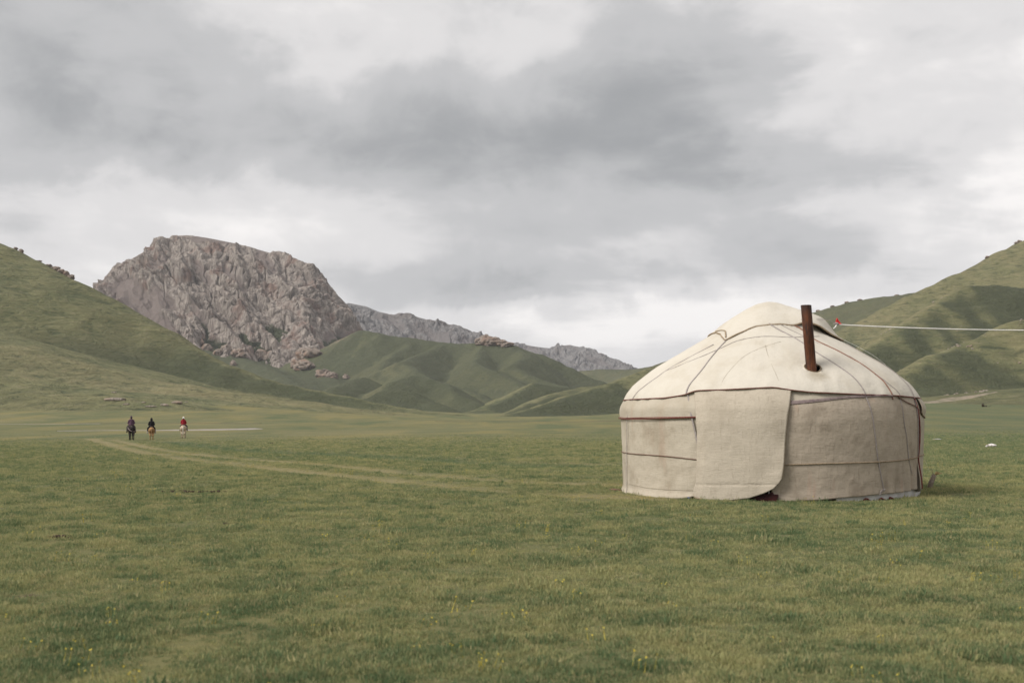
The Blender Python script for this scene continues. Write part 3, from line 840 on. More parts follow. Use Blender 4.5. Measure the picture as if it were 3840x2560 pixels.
def dense(pts, n=10):
    return smooth_path(np.array(pts, float), n)
def on_tent(pts, off=.008, n=10):
    q = dense(pts, n)
    r_ = outer_r(q[:, 0], q[:, 1])
    r_ = np.convolve(np.pad(r_, 2, mode='edge'), np.ones(5) / 5, 'valid')
    P_ = cyl(q[:, 0], r_ + off, q[:, 1])
    nn = cyl(q[:, 0], np.ones(len(q)), .25 * np.ones(len(q)))
    return P_, nn
def strap(name, pts, w, h, mat, off=.008, n=10, label=None, **kw):
    P_, nn = on_tent(pts, off, n)
    o = tube(name, P_, w, h, mat, yurt, normals=nn, **kw)
    if label: o['label'] = label
    return o

# scorched rim of the pipe hole
an = np.linspace(0, 2 * math.pi, 33)
rim = hc + np.cos(an)[:, None] * .150 * tan1 + np.sin(an)[:, None] * .135 * tan2 + np.array([0, -.004, .006])
m_scorch = plain('scorched_felt', (.22, .15, .08), (.06, .04, .025), 30)
tube('hole_rim', rim, .022, .020, m_scorch, yurt, 6, caps=False)
# stovepipe, open at the top
def pipe_mesh():
    n = 28; an_ = np.linspace(0, 2 * math.pi, n, endpoint=False)
    rows = []
    for z_, r_, dx in ((-.70, .092, .05), (0, .092, .0), (.35, .0925, -.028), (.352, .0935, -.028), (.75, .093, -.060), (1.12, .0935, -.090), (1.135, .0935, -.091), (1.136, .0905, -.091), (.3, .088, -.024), (-.7, .088, .05)):
        rows.append(np.stack([np.cos(an_) * r_ + dx, np.sin(an_) * r_, np.full(n, z_)], -1))
    V_ = np.array(rows).reshape(-1, 3)
    return mesh_np('stovepipe', V_, grid_faces(len(rows), n, True))
pipe = link('stovepipe', pipe_mesh(), m_rust, yurt, smooth=True)
pb = hc - tan1 * .035 - tan2 * .02
pipe.location = Vector(pb)
md = pipe.modifiers.new('edges', 'EDGE_SPLIT'); md.split_angle = R_(40)
pipe['label'] = 'rusty brown stovepipe leaning slightly through the roof'

# walls ----------------------------------------------------------------
def hem(ph, z0, amp, seed):
    return z0 + amp * vnoise(P3(ph * .22, 3.3, seed), seed) + amp * .6 * vnoise(P3(ph * .6, 1.3, seed), seed + 1)
def wall_panel(name, p0, p1, zb, zt, rf, mat, npn, nzn, thick=.018, tuck=0):
    a = np.linspace(p0, p1, npn); v_ = np.linspace(0, 1, nzn)
    A1, V1 = np.meshgrid(a, v_)
    Zb = zb(A1); Zt = zt(A1)
    Z1 = Zb + (Zt - Zb) * V1
    return sheet(name, cyl(A1, rf(A1, Z1), Z1), mat, yurt, thick)
lw = wall_panel('wall_felt', -175, -22.5, lambda a: hem(a, np.interp(a, [-180, -54, -34, -26], [-.06, -.055, -.005, .055]), .012, 5), lambda a: 1.56 + 0 * a, lambda a, z: wall_r(a, z) + .006 + .035 * sstep(.12, -.02, z) * (1 + nz_(a, z, .2, 8)), m_wall, 190, 60)
lw['label'] = 'pale beige wall felt west of the door flap'
def lbr(a, z):
    return wall_r(a, z) + .030 + .022 * np.sin(np.clip((z - 1.47) / .40, 0, 1) * math.pi)
wall_panel('upper_band', -175, -22.5, lambda a: 1.455 + .008 * np.sin(a * .2), lambda a: edge_z(a) + .07, lbr, m_band, 150, 22)
rw_bot = lambda a: hem(a, np.interp(a, [0, 10.5, 20.6, 31.7, 42.6, 53.2, 65.1, 69], [.0, .018, .045, .085, .110, .128, .150, .19]), .010, 9)
rw_top = lambda a: np.interp(a, [0, 7.6, 15.6, 26.4, 37.6, 49.1, 55, 62, 70], [1.69, 1.705, 1.75, 1.812, 1.85, 1.885, 1.87, 1.86, 1.86])
rw = wall_panel('wall_felt', 1.2, 68.4, rw_bot, rw_top, rwall_r, m_rwall, 200, 80)
rw['label'] = 'stained brown wall felt east of the door flap'
wall_panel('upper_band', 2, 70, lambda a: 1.60 + 0 * a, lambda a: edge_z(a) + .07, lambda a, z: wall_r(a, z) + .012, m_band, 100, 16)
fw = wall_panel('wall_felt', 66.2, 188, lambda a: hem(a, .10 + 0 * a, .01, 13) + .06 * sstep(68, 66, a), lambda a: edge_z(a) + .06, far_r, m_wall, 150, 60)
fw['label'] = 'pale wall felt with a dark red bound edge, lapped round the back'
def far_band(a, z):
    return far_r(a, z) + .02 + .045 * np.sin(np.clip((z - 1.5) / .38, 0, 1) * math.pi)
wall_panel('upper_band', 71, 188, lambda a: np.interp(a, [71, 74, 82, 190], [1.56, 1.50, 1.46, 1.46]), lambda a: edge_z(a) + .06, far_band, m_band, 110, 20)
# white sheeting that shows under the raised hem
wall_panel('ground_sheeting', 24, 84, lambda a: -.05 + 0 * a, lambda a: np.interp(a, [20, 40, 66, 84], [.09, .16, .24, .20]), lambda a, z: RZ(z) - .012 + .012 * nz_(a, z, .3, 51), m_plastic, 90, 8, .006)
# door behind the flap
def box(name, c_, s_, mat, parent, rz=0, bev=.006):
    bm_ = bmesh.new()
    bmesh.ops.create_cube(bm_, size=1)
    for v_ in bm_.verts: v_.co = Vector((v_.co.x * s_[0], v_.co.y * s_[1], v_.co.z * s_[2]))
    if bev: bmesh.ops.bevel(bm_, geom=bm_.edges[:], offset=bev, segments=1, affect='EDGES')
    me_ = bpy.data.meshes.new(name); bm_.to_mesh(me_); bm_.free()
    o = link(name, me_, mat, parent)
    o.location = c_; o.rotation_euler = (0, 0, rz)
    return o
dph = -9.0
def at(ph_, r_, z_): return Vector(cyl(np.array(float(ph_)), np.array(float(r_)), np.array(float(z_))))
box('door', at(dph, 2.74, .92), (1.30, .05, 1.78), m_dark, yurt, R_(dph))
for pp in (-21.5, 1.6):
    box('door_post', at(pp, 2.83, .92), (.07, .09, 1.80), m_redwood, yurt, R_(dph))
box('threshold', at(dph, 2.86, .06), (1.26, .10, .14), m_redwood, yurt, R_(dph))
box('door_post', at(.3, 2.87, .55), (.022, .03, 1.0), m_cord, yurt, R_(dph))
box('loose_board', at(-.4, 2.93, .085), (.26, .03, .05), m_redwood, yurt, R_(12)).rotation_euler = (0, R_(-32), R_(5))
box('loose_board', at(1.0, 2.92, .02), (.22, .06, .04), m_redwood, yurt, R_(5))

# door flap
u_ = np.linspace(0, 1, 70); v_ = np.linspace(0, 1, 90)
U, Vv = np.meshgrid(u_, v_)
zl = [1.99, 1.955, 1.616, 1.231, .974, .588, .329, .03]; pl_ = [-27.4, -27.4, -25.3, -24.5, -24.6, -24.8, -25.1, -26.9]
zr = [1.99, 1.944, 1.787, 1.487, 1.112, .862, .662, .411]; pr_ = [7.9, 7.9, 7.4, 6.3, 5.6, 5.3, 5.1, 4.4]
fb_p = np.array([-26.9, -22.1, -14.1, -6.1, -1.2, 1.8, 3.7, 4.7]); fb_z = np.array([.055, .008, -.002, .06, .150, .230, .335, .42])
ztop = np.interp(-27.4 + U * 35.3, E_PH, E_Z) + .05
ubot = (fb_p[0] + U * (fb_p[-1] - fb_p[0]))
zbot = np.interp(ubot, fb_p, fb_z)
Zf = ztop + (zbot - ztop) * Vv
pL = np.interp(-Zf, [-q for q in zl], pl_); pR = np.interp(-Zf, [-q for q in zr], pr_)
PH = pL + (pR - pL) * U
chord = .055 * np.cos((U - .5) * math.pi) ** .6 * .2
Rf = RZ(Zf) + .068 - .03 * sstep(.12, 0, U) + .030 * Vv + .010 * nz_(PH, Zf, .45, 71) + .014 * np.sin(U * 9 + Zf * 1.4) * Vv * .8 + .05 * sstep(.75, 1, U) * sstep(.55, 1, Vv) \
    - .012 * np.exp(-((Zf - .27 - .04 * U) / .012) ** 2)
flap = sheet('door_flap', cyl(PH, Rf, Zf), m_flap, yurt, .02)
flap['label'] = 'grey beige felt door flap with its lower corner swung open'
tube('flap_binding', cyl(PH[:, -1], Rf[:, -1] - .008, Zf[:, -1]), .026, .028, m_rope, flap, 6)
tube('seam', cyl(PH[77, :-6], Rf[77, :-6] + .001, Zf[77, :-6]), .008, .006, m_seam, flap, 5)

# crown cover ------------------------------------------------------------
ph = np.linspace(-180, 180, 241)[:-1]; tt = np.linspace(0.0, 1, 40)
def pint(x, xs, ys): return (np.interp(x - 4, xs, ys) + np.interp(x, xs, ys) + np.interp(x + 4, xs, ys) + np.interp(x - 1.5, xs, ys)) / 4
RE = lambda a: np.interp(a, [-180, -150, -110, -80, -62, -48, -38, -33, -28, -20, -12, 2, 18, 38, 52, 66, 78, 90, 110, 140, 180], [1.30, 1.45, 1.25, 1.14, 1.13, 1.22, 1.38, 1.47, 1.30, 1.10, 1.035, 1.005, 1.00, 1.05, 1.22, 1.38, 1.46, 1.42, 1.40, 1.5, 1.30])
wR = lambda a: sstep(22, 62, a) * sstep(165, 120, a)
ZL = ([0, .22, .45, .76, .95, 1.08, 1.3, 1.52, 1.85], [3.765, 3.72, 3.615, 3.42, 3.29, 3.165, 3.045, 2.91, 2.70])
ZRt = ([0, .2, .55, .82, 1.05, 1.17, 1.25, 1.36, 1.52], [3.765, 3.735, 3.61, 3.515, 3.42, 3.31, 3.16, 3.03, 2.91])
A_, T_ = np.meshgrid(ph, tt)
rr_ = RE(A_) * T_ + 1e-4
def zcover(a, r_):
    z0 = np.interp(r_, *ZL); z1 = np.interp(r_, *ZRt)
    return z0 + (z1 - z0) * wR(a) + .03
Zc = zcover(A_, rr_)
Zc = (Zc + zcover(A_, rr_ * .95) + zcover(A_, np.minimum(rr_ * 1.05 + .01, 1.8))) / 3
Zc += .012 * fbm(P3(rr_ * np.sin(np.radians(A_)) / .35, rr_ * np.cos(np.radians(A_)) / .35), 3, 15)
Zc += .015 * np.exp(-((A_ - 48) / 16) ** 2) * sstep(.75, 1, T_)
Pc = cyl(A_, rr_, Zc)
crown = sheet('crown_cover', Pc[::-1], m_roof, yurt, .026, wrap=True)
crown['label'] = 'separate cream felt cover draped over the crown ring'
tube('cover_binding', np.vstack([Pc[-1], Pc[-1][:1]]) + np.array([0, 0, -.012]), .03, .03, m_rope, crown, 6, caps=False)
q = smooth_path(cyl(np.array([-64, -54, -45, -38, -34.]), np.array([1.13, 1.11, 1.16, 1.30, 1.42]), zcover(np.array([-64, -54, -45, -38, -34.]), np.array([1.13, 1.11, 1.16, 1.30, 1.42])) + .012), 6)
tube('cover_edge_fold', q, .03, .02, m_rope, crown, 6)

# bindings, straps and ropes ----------------------------------------------
ephs = np.linspace(-180, 180, 361)
ez = edge_z(ephs)
tube('roof_binding', cyl(ephs, roof_r(ephs, ez) + .002, ez), .015, .016, m_red, roof, 6, caps=False)
for dz in (0, -.022):
    q = [(-110, 1.475 + dz), (-79.2, 1.478 + dz), (-61.6, 1.468 + dz), (-48.4, 1.474 + dz), (-33.5, 1.480 + dz * .6), (-23, 1.488 + dz * .4)]
    strap('red_rope', q, .014, .012, m_red, .030, sides=6)
strap('rope', [(-120, .80), (-72, .784), (-65, .78), (-40.6, .765), (-24.0, .712)], .016, .016, m_brope, -.012, 12, sides=6)
strap('rope', [(4.0, .645), (20.4, .672), (40.8, .687), (58.7, .719), (66, .745), (73.7, .765), (110, .77)], .024, .022, m_rope, .010, 30, sides=6, twist=.9)
strap('strap', [(-68.2, .0), (-67.1, .652), (-65.5, 1.212), (-64.9, 1.491), (-63.6, 1.657), (-62.8, 1.823), (-61.4, 1.947), (-58.5, 2.068), (-55.2, 2.203), (-53.3, 2.367), (-48, 2.62), (-40, 2.88)], .022, .008, m_strap, .006)
strap('strap', [(-33, 2.99), (-32.5, 2.954), (-31.6, 2.761), (-30.0, 2.444), (-30.1, 2.225), (-30.7, 2.037), (-30.2, 1.905), (-28.8, 1.747), (-27.9, 1.617), (-26.6, 1.411), (-25.6, 1.205), (-24.4, .90)], .030, .008, m_strap, .012)
strap('strap', [(0, 3.29), (4.0, 3.237), (16.6, 3.044), (23.8, 2.849), (27.0, 2.659), (31.0, 2.448), (34.1, 2.259), (35.3, 2.113), (35.8, 1.996), (35.9, 1.881), (36.4, 1.766), (37.7, 1.411), (39.6, .853), (40.8, .624), (42.4, .342), (43.7, .16)], .027, .009, m_strap, .009)
strap('strap', [(12, 3.27), (20, 3.17), (29, 3.02), (36, 2.84)], .014, .008, m_strap, .006)
strap('braided_strap', [(24, 3.28), (28.4, 3.239), (34.3, 3.159), (36.2, 2.931), (40.7, 2.801), (44.7, 2.659), (48.0, 2.408), (49.3, 2.191), (49.6, 2.005), (49.6, 1.875), (49.4, 1.80)], .034, .014, m_braid, .010)
strap('strap', [(46.5, 2.62), (48.8, 2.353), (49.8, 2.232), (51.2, 2.112), (53.2, 1.995), (54.1, 1.865), (53.9, 1.669), (54.1, 1.41), (56.0, 1.099), (58.1, .707), (61.6, .44)], .020, .008, m_strap, .008)
strap('strap', [(80.1, 2.926), (80.4, 2.697), (77.9, 2.507), (71.8, 2.243), (69.2, 2.024), (66.8, 1.834), (65.6, 1.621), (65.9, 1.225), (66.6, .72), (67.6, .20)], .030, .010, m_strap, .012)
strap('roof_rope', [(-53.3, 2.367), (-45.3, 2.495), (-31.6, 2.761), (-23.6, 2.913), (-13.8, 2.979), (-1.6, 3.007), (16.3, 2.983), (27.6, 2.995), (45, 3.02)], .014, .010, m_strap, .006)
for k in range(3):
    strap('wall_strap', [(5, 1.70 + .022 * k), (15.6, 1.752 + .015 * k), (26.4, 1.812 + .010 * k), (37.6, 1.846 + .007 * k), (49.5, 1.868)], .026, .008, m_strap2, .012 + .003 * k)
strap('wall_strap', [(53.0, 1.842), (58.1, 1.749), (64.7, 1.673), (71.0, 1.56), (76, 1.50), (84, 1.47)], .026, .010, m_brope, .022)
strap('seam', [(-1.7, 2.82), (1.1, 2.472), (3.2, 2.227), (4.2, 2.03)], .007, .004, m_seam, .001, sides=5)
strap('seam', [(8.5, 2.892), (-2.1, 2.791), (-11.0, 2.636), (-15.1, 2.414), (-16.9, 2.211), (-17.2, 2.02)], .007, .004, m_seam, .001, sides=5)
strap('seam', [(-66, .185), (-52, .155), (-40, .15), (-26, .16)], .007, .004, m_seam, -.018, sides=5)
zz = np.linspace(1.83, .16, 60)
edge_ph = np.interp(-zz, [-1.83, -1.6, -1.36, -1.17, -.96, -.75, -.53, -.16], [66.6, 66.3, 67.0, 67.6, 67.2, 66.6, 66.6, 66.6])
tube('edge_binding', cyl(edge_ph, np.maximum(far_r(edge_ph, zz), rwall_r(edge_ph, zz)) + .014, zz), .030, .026, m_red, fw, 6, normals=cyl(edge_ph, np.ones(60), np.zeros(60)))
# tied strap end, loop of cord on the grass, blue and red cloth under the hem
q = dense([(43.0, .19), (42.0, .165), (40.8, .10), (41.5, .18), (43.6, .20)], 6)
tube('strap_tie', cyl(q[:, 0], RZ(q[:, 1]) + .075, q[:, 1]), .018, .012, m_strap, yurt, 6)
q = dense([(-26, .10), (-25.6, .03), (-24, .015), (-22, .018), (-20.5, .03), (-21.5, .02), (-24, .012)], 6)
tube('cord_loop', cyl(q[:, 0], 2.99 + .03 * np.sin(q[:, 0]), q[:, 1] + .012), .018, .018, m_rope, yurt, 6)
for pp, mt in ((-29.5, m_blue), (36, m_red), (43, m_red), (48, m_red)):
    q = dense([(pp - 1.4, .02), (pp - .4, .055), (pp + .6, .04), (pp + 1.4, .02)], 5)
    tube('cloth_scrap', cyl(q[:, 0], 2.90 + .01 * np.sin(q[:, 0] * 3), q[:, 1] - .015), .028, .03, mt, yurt, 6)
tube('foot_board', [tuple(at(-78, 2.96, .02)), tuple(at(-83, 3.06, .018)), tuple(at(-86, 3.14, .012))], .10, .035, plain('red_board', (.20, .10, .075), (.11, .06, .045), 10), yurt, 6)

# ------------------------------------------------------------------ cord from the crown to a post, stake, guy line
ry = Matrix.Rotation(-YA, 3, 'Z')
def ywrd(v): return np.array(Vector((YC[0], YC[1], 0)) + ry @ Vector(v))
knot = np.array([6.42, 22.5, 3.315])
anch = ywrd(cyl(np.array(80.), np.array(1.27), np.array(3.22)))
post_top = np.array([14.6, 23.5, 3.36])
s_ = np.linspace(0, 1, 40)[:, None]
run = knot + (post_top - knot) * s_ + np.array([0, 0, -.10]) * (4 * s_ * (1 - s_))
cordm = tube('white_cord', np.vstack([dense([anch, anch + (knot - anch) * .55 + [0, 0, -.015], knot], 5)[:-1], run]), .024, .024, m_cord, None, 7)
tag(cordm, 'taut white cord stretched level from the yurt crown to a post', 'cord')
rb = bmesh.new()
pts = [(0, 0, 0), (.05, .005, .005), (.035, .012, .095), (.012, .0, .13), (-.02, .004, .06), (.10, .0, .012), (.075, .01, .035)]
vs = [rb.verts.new(Vector(knot) + Vector(q)) for q in pts]
for f in ((0, 1, 2), (0, 2, 3), (0, 3, 4), (1, 5, 6), (1, 6, 2)): rb.faces.new([vs[i] for i in f])
me = bpy.data.meshes.new('red_ribbon'); rb.to_mesh(me); rb.free()
rbo = link('red_ribbon', me, m_ribbon, cordm); md = rbo.modifiers.new('t', 'SOLIDIFY'); md.thickness = .02
tube('knot', [knot + [-.06, 0, .01], knot + [-.02, 0, .02], knot + [.02, 0, .012], knot + [.05, 0, 0]], [.02, .055, .055, .02], [.02, .055, .055, .02], m_strap, cordm, 8)
wire = tube('thin_wire', dense([ywrd(cyl(np.array(38.), np.array(1.0), np.array(3.36))), ywrd(cyl(np.array(66.), np.array(1.22), np.array(3.37))), knot], 6), .010, .010, m_strap, cordm, 5)
post = tube('cord_post', [(14.6, 23.5, -.1), (14.61, 23.5, 1.6), (14.6, 23.5, 3.42)], [.12, .11, .09], [.12, .11, .09], m_post, None, 10)
tag(post, 'bare wooden post that holds the far end of the white cord', 'post')

sx0, sy0 = 8.72, 23.75
stake = empty('wooden_stake', (sx0, sy0, 0))
tag(stake, 'short weathered wooden stake with frayed straw top beside the yurt', 'stake')
tube('shaft', [(-.02, 0, -.06), (.02, 0, .10), (.06, 0, .20), (.10, 0, .285)], [.10, .105, .10, .085], [.10, .105, .10, .085], m_stake, stake, 10)
for k in range(12):
    a = random.uniform(-.6, .6); L = random.uniform(.07, .17)
    dx = math.sin(a + .5) * L; dz = math.cos(a) * L * random.uniform(-.1, .6)
    tube('straw', [(.10, random.uniform(-.03, .03), .28), (.10 + dx * .6, random.uniform(-.03, .03), .29 + dz), (.10 + dx * 1.2, random.uniform(-.05, .05), .29 + dz * .7)], .012, .012, m_straw, stake, 4)
tube('splinter', [(.09, 0, .27), (.05, .01, .36), (.03, .01, .42)], [.022, .018, .008], [.016, .014, .006], m_stake, stake, 5)
tube('wire_binding', [(.03 + .055 * math.cos(a), .055 * math.sin(a), .115 + .02 * math.cos(a) + .004 * a) for a in np.linspace(0, 12, 40)], .008, .008, m_strap, stake, 4)
g0 = ywrd(cyl(np.array(82.), np.array(1.37), np.array(3.05))); g1 = np.array([sx0 + .06, sy0, .20])
mid = ywrd(cyl(np.array(84.), np.array(2.30), np.array(2.42)))
gl = tube('guy_line', dense([g0, mid, mid + (g1 - mid) * .5 + [0, 0, -.02], g1], 8), .004, .004, m_cord, None, 4)
tag(gl, 'thin guy line running from the yurt crown to the short stake', 'guy line')

# ------------------------------------------------------------------ bodies from blended capsules (one closed surface)
def capsules(caps, vox, k=.035):
    """caps: (p0, p1, r0, r1) -> continuous mesh by surface nets"""
    P0 = np.array([c_[0] for c_ in caps], float); P1 = np.array([c_[1] for c_ in caps], float)
    r0 = np.array([c_[2] for c_ in caps]); r1 = np.array([c_[3] for c_ in caps])
    mx = max(r0.max(), r1.max()) + 3 * vox
    lo_ = np.minimum(P0, P1).min(0) - mx; hi_ = np.maximum(P0, P1).max(0) + mx
    n = np.ceil((hi_ - lo_) / vox).astype(int) + 1
    g = np.stack(np.meshgrid(*[lo_[i] + vox * np.arange(n[i]) for i in range(3)], indexing='ij'), -1)
    f = None
    for a, b_, ra, rb_ in zip(P0, P1, r0, r1):
        d = b_ - a; L = d @ d + 1e-9
        t_ = np.clip(((g - a) @ d) / L, 0, 1)
        q = np.sqrt(((g - a - t_[..., None] * d) ** 2).sum(-1)) - (ra + (rb_ - ra) * t_)
        if f is None: f = q
        else:
            kk = min(k, 1.6 * min(ra, rb_))
            h = np.clip(.5 + .5 * (f - q) / kk, 0, 1)
            f = f + (q - f) * h - kk * h * (1 - h)
    s_ = f < 0
    cell = np.zeros(tuple(n - 1), bool)
    acc_ = np.zeros((*(n - 1), 3)); cnt = np.zeros(tuple(n - 1))
    sl = lambda o, ax: slice(o, n[ax] - 1 + o)
    for ax in range(3):
        for o1 in (0, 1):
            for o2 in (0, 1):
                oth = [q for q in range(3) if q != ax]
                off0 = [0, 0, 0]; off0[oth[0]] = o1; off0[oth[1]] = o2
                off1 = list(off0); off1[ax] = 1
                A0 = f[sl(off0[0], 0), sl(off0[1], 1), sl(off0[2], 2)]; A1 = f[sl(off1[0], 0), sl(off1[1], 1), sl(off1[2], 2)]
                x_ = (A0 < 0) != (A1 < 0)
                tt_ = np.where(x_, A0 / np.where(np.abs(A0 - A1) < 1e-12, 1, A0 - A1), 0)
                pt = np.zeros((*(n - 1), 3)); 
                for q in range(3): pt[..., q] = off0[q]
                pt[..., ax] = tt_
                acc_ += pt * x_[..., None]; cnt += x_
    cell = cnt > 0
    idx = -np.ones(tuple(n - 1), int); idx[cell] = np.arange(cell.sum())
    base = np.stack(np.meshgrid(*[np.arange(m_ - 1) for m_ in n], indexing='ij'), -1)
    V_ = lo_ + vox * (base[cell] + acc_[cell] / cnt[cell][:, None])
    Fs = []
    for ax in range(3):
        oth = [(ax + 1) % 3, (ax + 2) % 3]
        S0 = np.take(s_, range(n[ax] - 1), ax); S1 = np.take(s_, range(1, n[ax]), ax)
        ch = np.argwhere(S0 != S1)
        ok = (ch[:, oth[0]] > 0) & (ch[:, oth[1]] > 0) & (ch[:, oth[0]] < n[oth[0]] - 1) & (ch[:, oth[1]] < n[oth[1]] - 1)
        ch = ch[ok]
        q = []
        for da, db in ((1, 1), (0, 1), (0, 0), (1, 0)):
            c_ = ch.copy(); c_[:, oth[0]] -= da; c_[:, oth[1]] -= db
            q.append(idx[c_[:, 0], c_[:, 1], c_[:, 2]])
        q = np.stack(q, -1)
        flip = ~S0[ch[:, 0], ch[:, 1], ch[:, 2]]
        q[flip] = q[flip][:, ::-1]
        Fs.append(q)
    return V_, np.vstack(Fs)
def body(name, caps, vox, mat, parent, k=.035, smooth_it=4):
    V_, F_ = capsules(caps, vox, k)
    o = link(name, mesh_np(name, V_, F_), mat, parent, smooth=True)
    md_ = o.modifiers.new('relax', 'SMOOTH'); md_.factor = .5; md_.iterations = smooth_it
    return o
def mir(caps):
    return caps + [((-a[0], a[1], a[2]), (-b_[0], b_[1], b_[2]), ra, rb_) for a, b_, ra, rb_ in caps]

def horse(x, y, rz, s, coat, mane_m, label, step, rest):
    z = float(H(x, y)[0])
    h = empty('horse', (x, y, z - .01), rz); h.scale = (s, s, s)
    tag(h, label, 'horse', 'ponies ridden across the meadow')
    st = step
    core = [((0, -.52, 1.03), (0, -.15, .99), .285, .30), ((0, -.15, .97), (0, .30, .99), .315, .29), ((0, .30, 1.02), (0, .55, 1.08), .275, .215),
            ((0, -.52, 1.06), (0, -.70, 1.08), .24, .15), ((0, .50, 1.14), (0, .80, 1.42), .19, .125), ((0, .80, 1.42), (0, .93, 1.56), .125, .105),
            ((0, .93, 1.58), (0, 1.20, 1.36), .105, .068), ((0, 1.20, 1.36), (0, 1.27, 1.30), .068, .058), ((0, .40, 1.20), (0, .05, 1.16), .14, .12)]
    legs = []
    for sd in (-1, 1):
        f1, f2 = (st, -st) if sd < 0 else (-st, st)
        legs += [((sd * .13, -.50, .95), (sd * .16, -.40 + f1 * .3, .72), .19, .12), ((sd * .16, -.40 + f1 * .3, .72), (sd * .145, -.66 + f1 * .8, .46), .115, .060),
                 ((sd * .145, -.66 + f1 * .8, .46), (sd * .140, -.62 + f1, .14), .054, .042), ((sd * .140, -.62 + f1, .14), (sd * .140, -.56 + f1, .035), .046, .058),
                 ((sd * .13, .42, .90), (sd * .14, .40, .66), .14, .085), ((sd * .14, .40, .66), (sd * .13, .43 + f2 * .6, .38), .080, .052),
                 ((sd * .13, .43 + f2 * .6, .38), (sd * .13, .41 + f2, .13), .046, .040), ((sd * .13, .41 + f2, .13), (sd * .13, .46 + f2, .035), .044, .056)]
    ears = mir([((.05, .93, 1.64), (.075, .95, 1.76), .034, .014)])
    body('body', core + legs + ears, .028, coat, h, .06, 3)
    tl = dense([(0, -.80, 1.16), (0, -.87, 1.08), (.01, -.90, .90), (.015, -.89, .65), (.01, -.87, .46), (0, -.86, .36)], 5)
    tube('tail', tl, np.interp(np.linspace(0, 1, len(tl)), [0, .15, .5, .85, 1], [.07, .10, .155, .12, .03]), np.interp(np.linspace(0, 1, len(tl)), [0, .3, .8, 1], [.06, .09, .09, .03]), mane_m, h, 10)
    mn = dense([(0, .95, 1.69), (0, .84, 1.60), (0, .70, 1.45), (0, .56, 1.33)], 5)
    tube('mane', mn, .07, .15, mane_m, h, 8)
    for sd in (-1, 1):
        for yy in (-.56 + (st if sd < 0 else -st), .46 + (-st if sd < 0 else st)):
            body('hoof', [((sd * (.14 if yy < 0 else .13), yy, .05), (sd * (.14 if yy < 0 else .13), yy + .015, .015), .050, .060)], .02, m_hoof, h, .02, 1)
    # saddle blanket and saddle
    a = np.linspace(-105, 105, 25); yy = np.linspace(-.30, .34, 9)
    A1, Y1 = np.meshgrid(a, yy)
    sadm = np.stack([np.sin(np.radians(A1)) * .345, Y1, .985 + np.cos(np.radians(A1)) * (.345 + .02 * (Y1 > .2))], -1)
    bl = link('saddle_blanket', mesh_np('saddle_blanket', sadm.reshape(-1, 3), grid_faces(9, 25)), rest, h, smooth=True)
    md_ = bl.modifiers.new('t', 'SOLIDIFY'); md_.thickness = .03; md_.offset = 0
    body('saddle', [((0, -.22, 1.37), (0, .20, 1.36), .075, .07), ((0, .22, 1.38), (0, .26, 1.47), .05, .04), ((-.12, -.26, 1.37), (.12, -.26, 1.37), .05, .05)], .025, m_leather, h, .05, 2)
    for sd in (-1, 1):
        tube('stirrup_strap', [(sd * .33, .10, 1.10), (sd * .37, .12, .85), (sd * .39, .13, .66)], .03, .012, m_leather, h, 5)
        tube('rein', dense([(sd * .06, 1.20, 1.36), (sd * .10, .85, 1.42), (sd * .09, .47, 1.53)], 5), .016, .01, m_leather, h, 5)
    tube('bridle', [(.085 * math.cos(a_), 1.10 + .03 * math.sin(a_), 1.44 + .095 * math.sin(a_)) for a_ in np.linspace(0, 2 * math.pi, 17)], .022, .012, m_leather, h, 5, caps=False)
    return h
m_hoof = plain('hoof_horn', (.05, .04, .032), (.025, .02, .016), 20)
m_leather = plain('saddle_leather', (.050, .032, .024), (.025, .016, .012), 14, .6)
m_skin = plain('skin', (.42, .25, .18), (.36, .20, .14), 20, .6)
m_hair = plain('dark_hair', (.018, .014, .012), (.010, .008, .007), 40)
m_blackcoat = plain('dark_brown_coat', (.026, .018, .015), (.013, .010, .009), 5)
m_blackmane = plain('black_mane', (.014, .012, .011), (.008, .007, .007), 30)
m_goldcoat = plain('golden_coat', (.34, .205, .095), (.20, .115, .050), 9)
m_goldmane = plain('tan_mane', (.30, .18, .09), (.12, .065, .032), 25)
m_whitecoat = plain('cream_coat', (.50, .41, .30), (.32, .25, .18), 6)
m_whitemane = plain('white_mane', (.68, .62, .54), (.48, .43, .37), 25)
m_blanket = plain('grey_blanket', (.30, .26, .24), (.12, .10, .10), 14)
m_bl2 = plain('dark_blanket', (.06, .045, .04), (.03, .025, .022), 14)
m_bl3 = plain('cream_blanket', (.50, .42, .34), (.10, .08, .07), 11)
m_purple = plain('purple_coat', (.115, .058, .088), (.055, .032, .055), 12)
m_purplehat = plain('purple_hat', (.10, .065, .09), (.06, .04, .06), 20)
m_black = plain('black_clothing', (.010, .010, .012), (.006, .006, .007), 10)
m_trouser = plain('dark_trousers', (.022, .020, .024), (.012, .011, .013), 10)
m_boot = plain('boots', (.05, .042, .04), (.03, .025, .022), 10)
m_pale_boot = plain('pale_shoes', (.40, .36, .33), (.25, .22, .2), 10)
m_redcoat = plain('red_jacket', (.30, .012, .022), (.14, .006, .012), 8)
m_whitehat = plain('white_hat', (.78, .77, .74), (.60, .58, .56), 20)

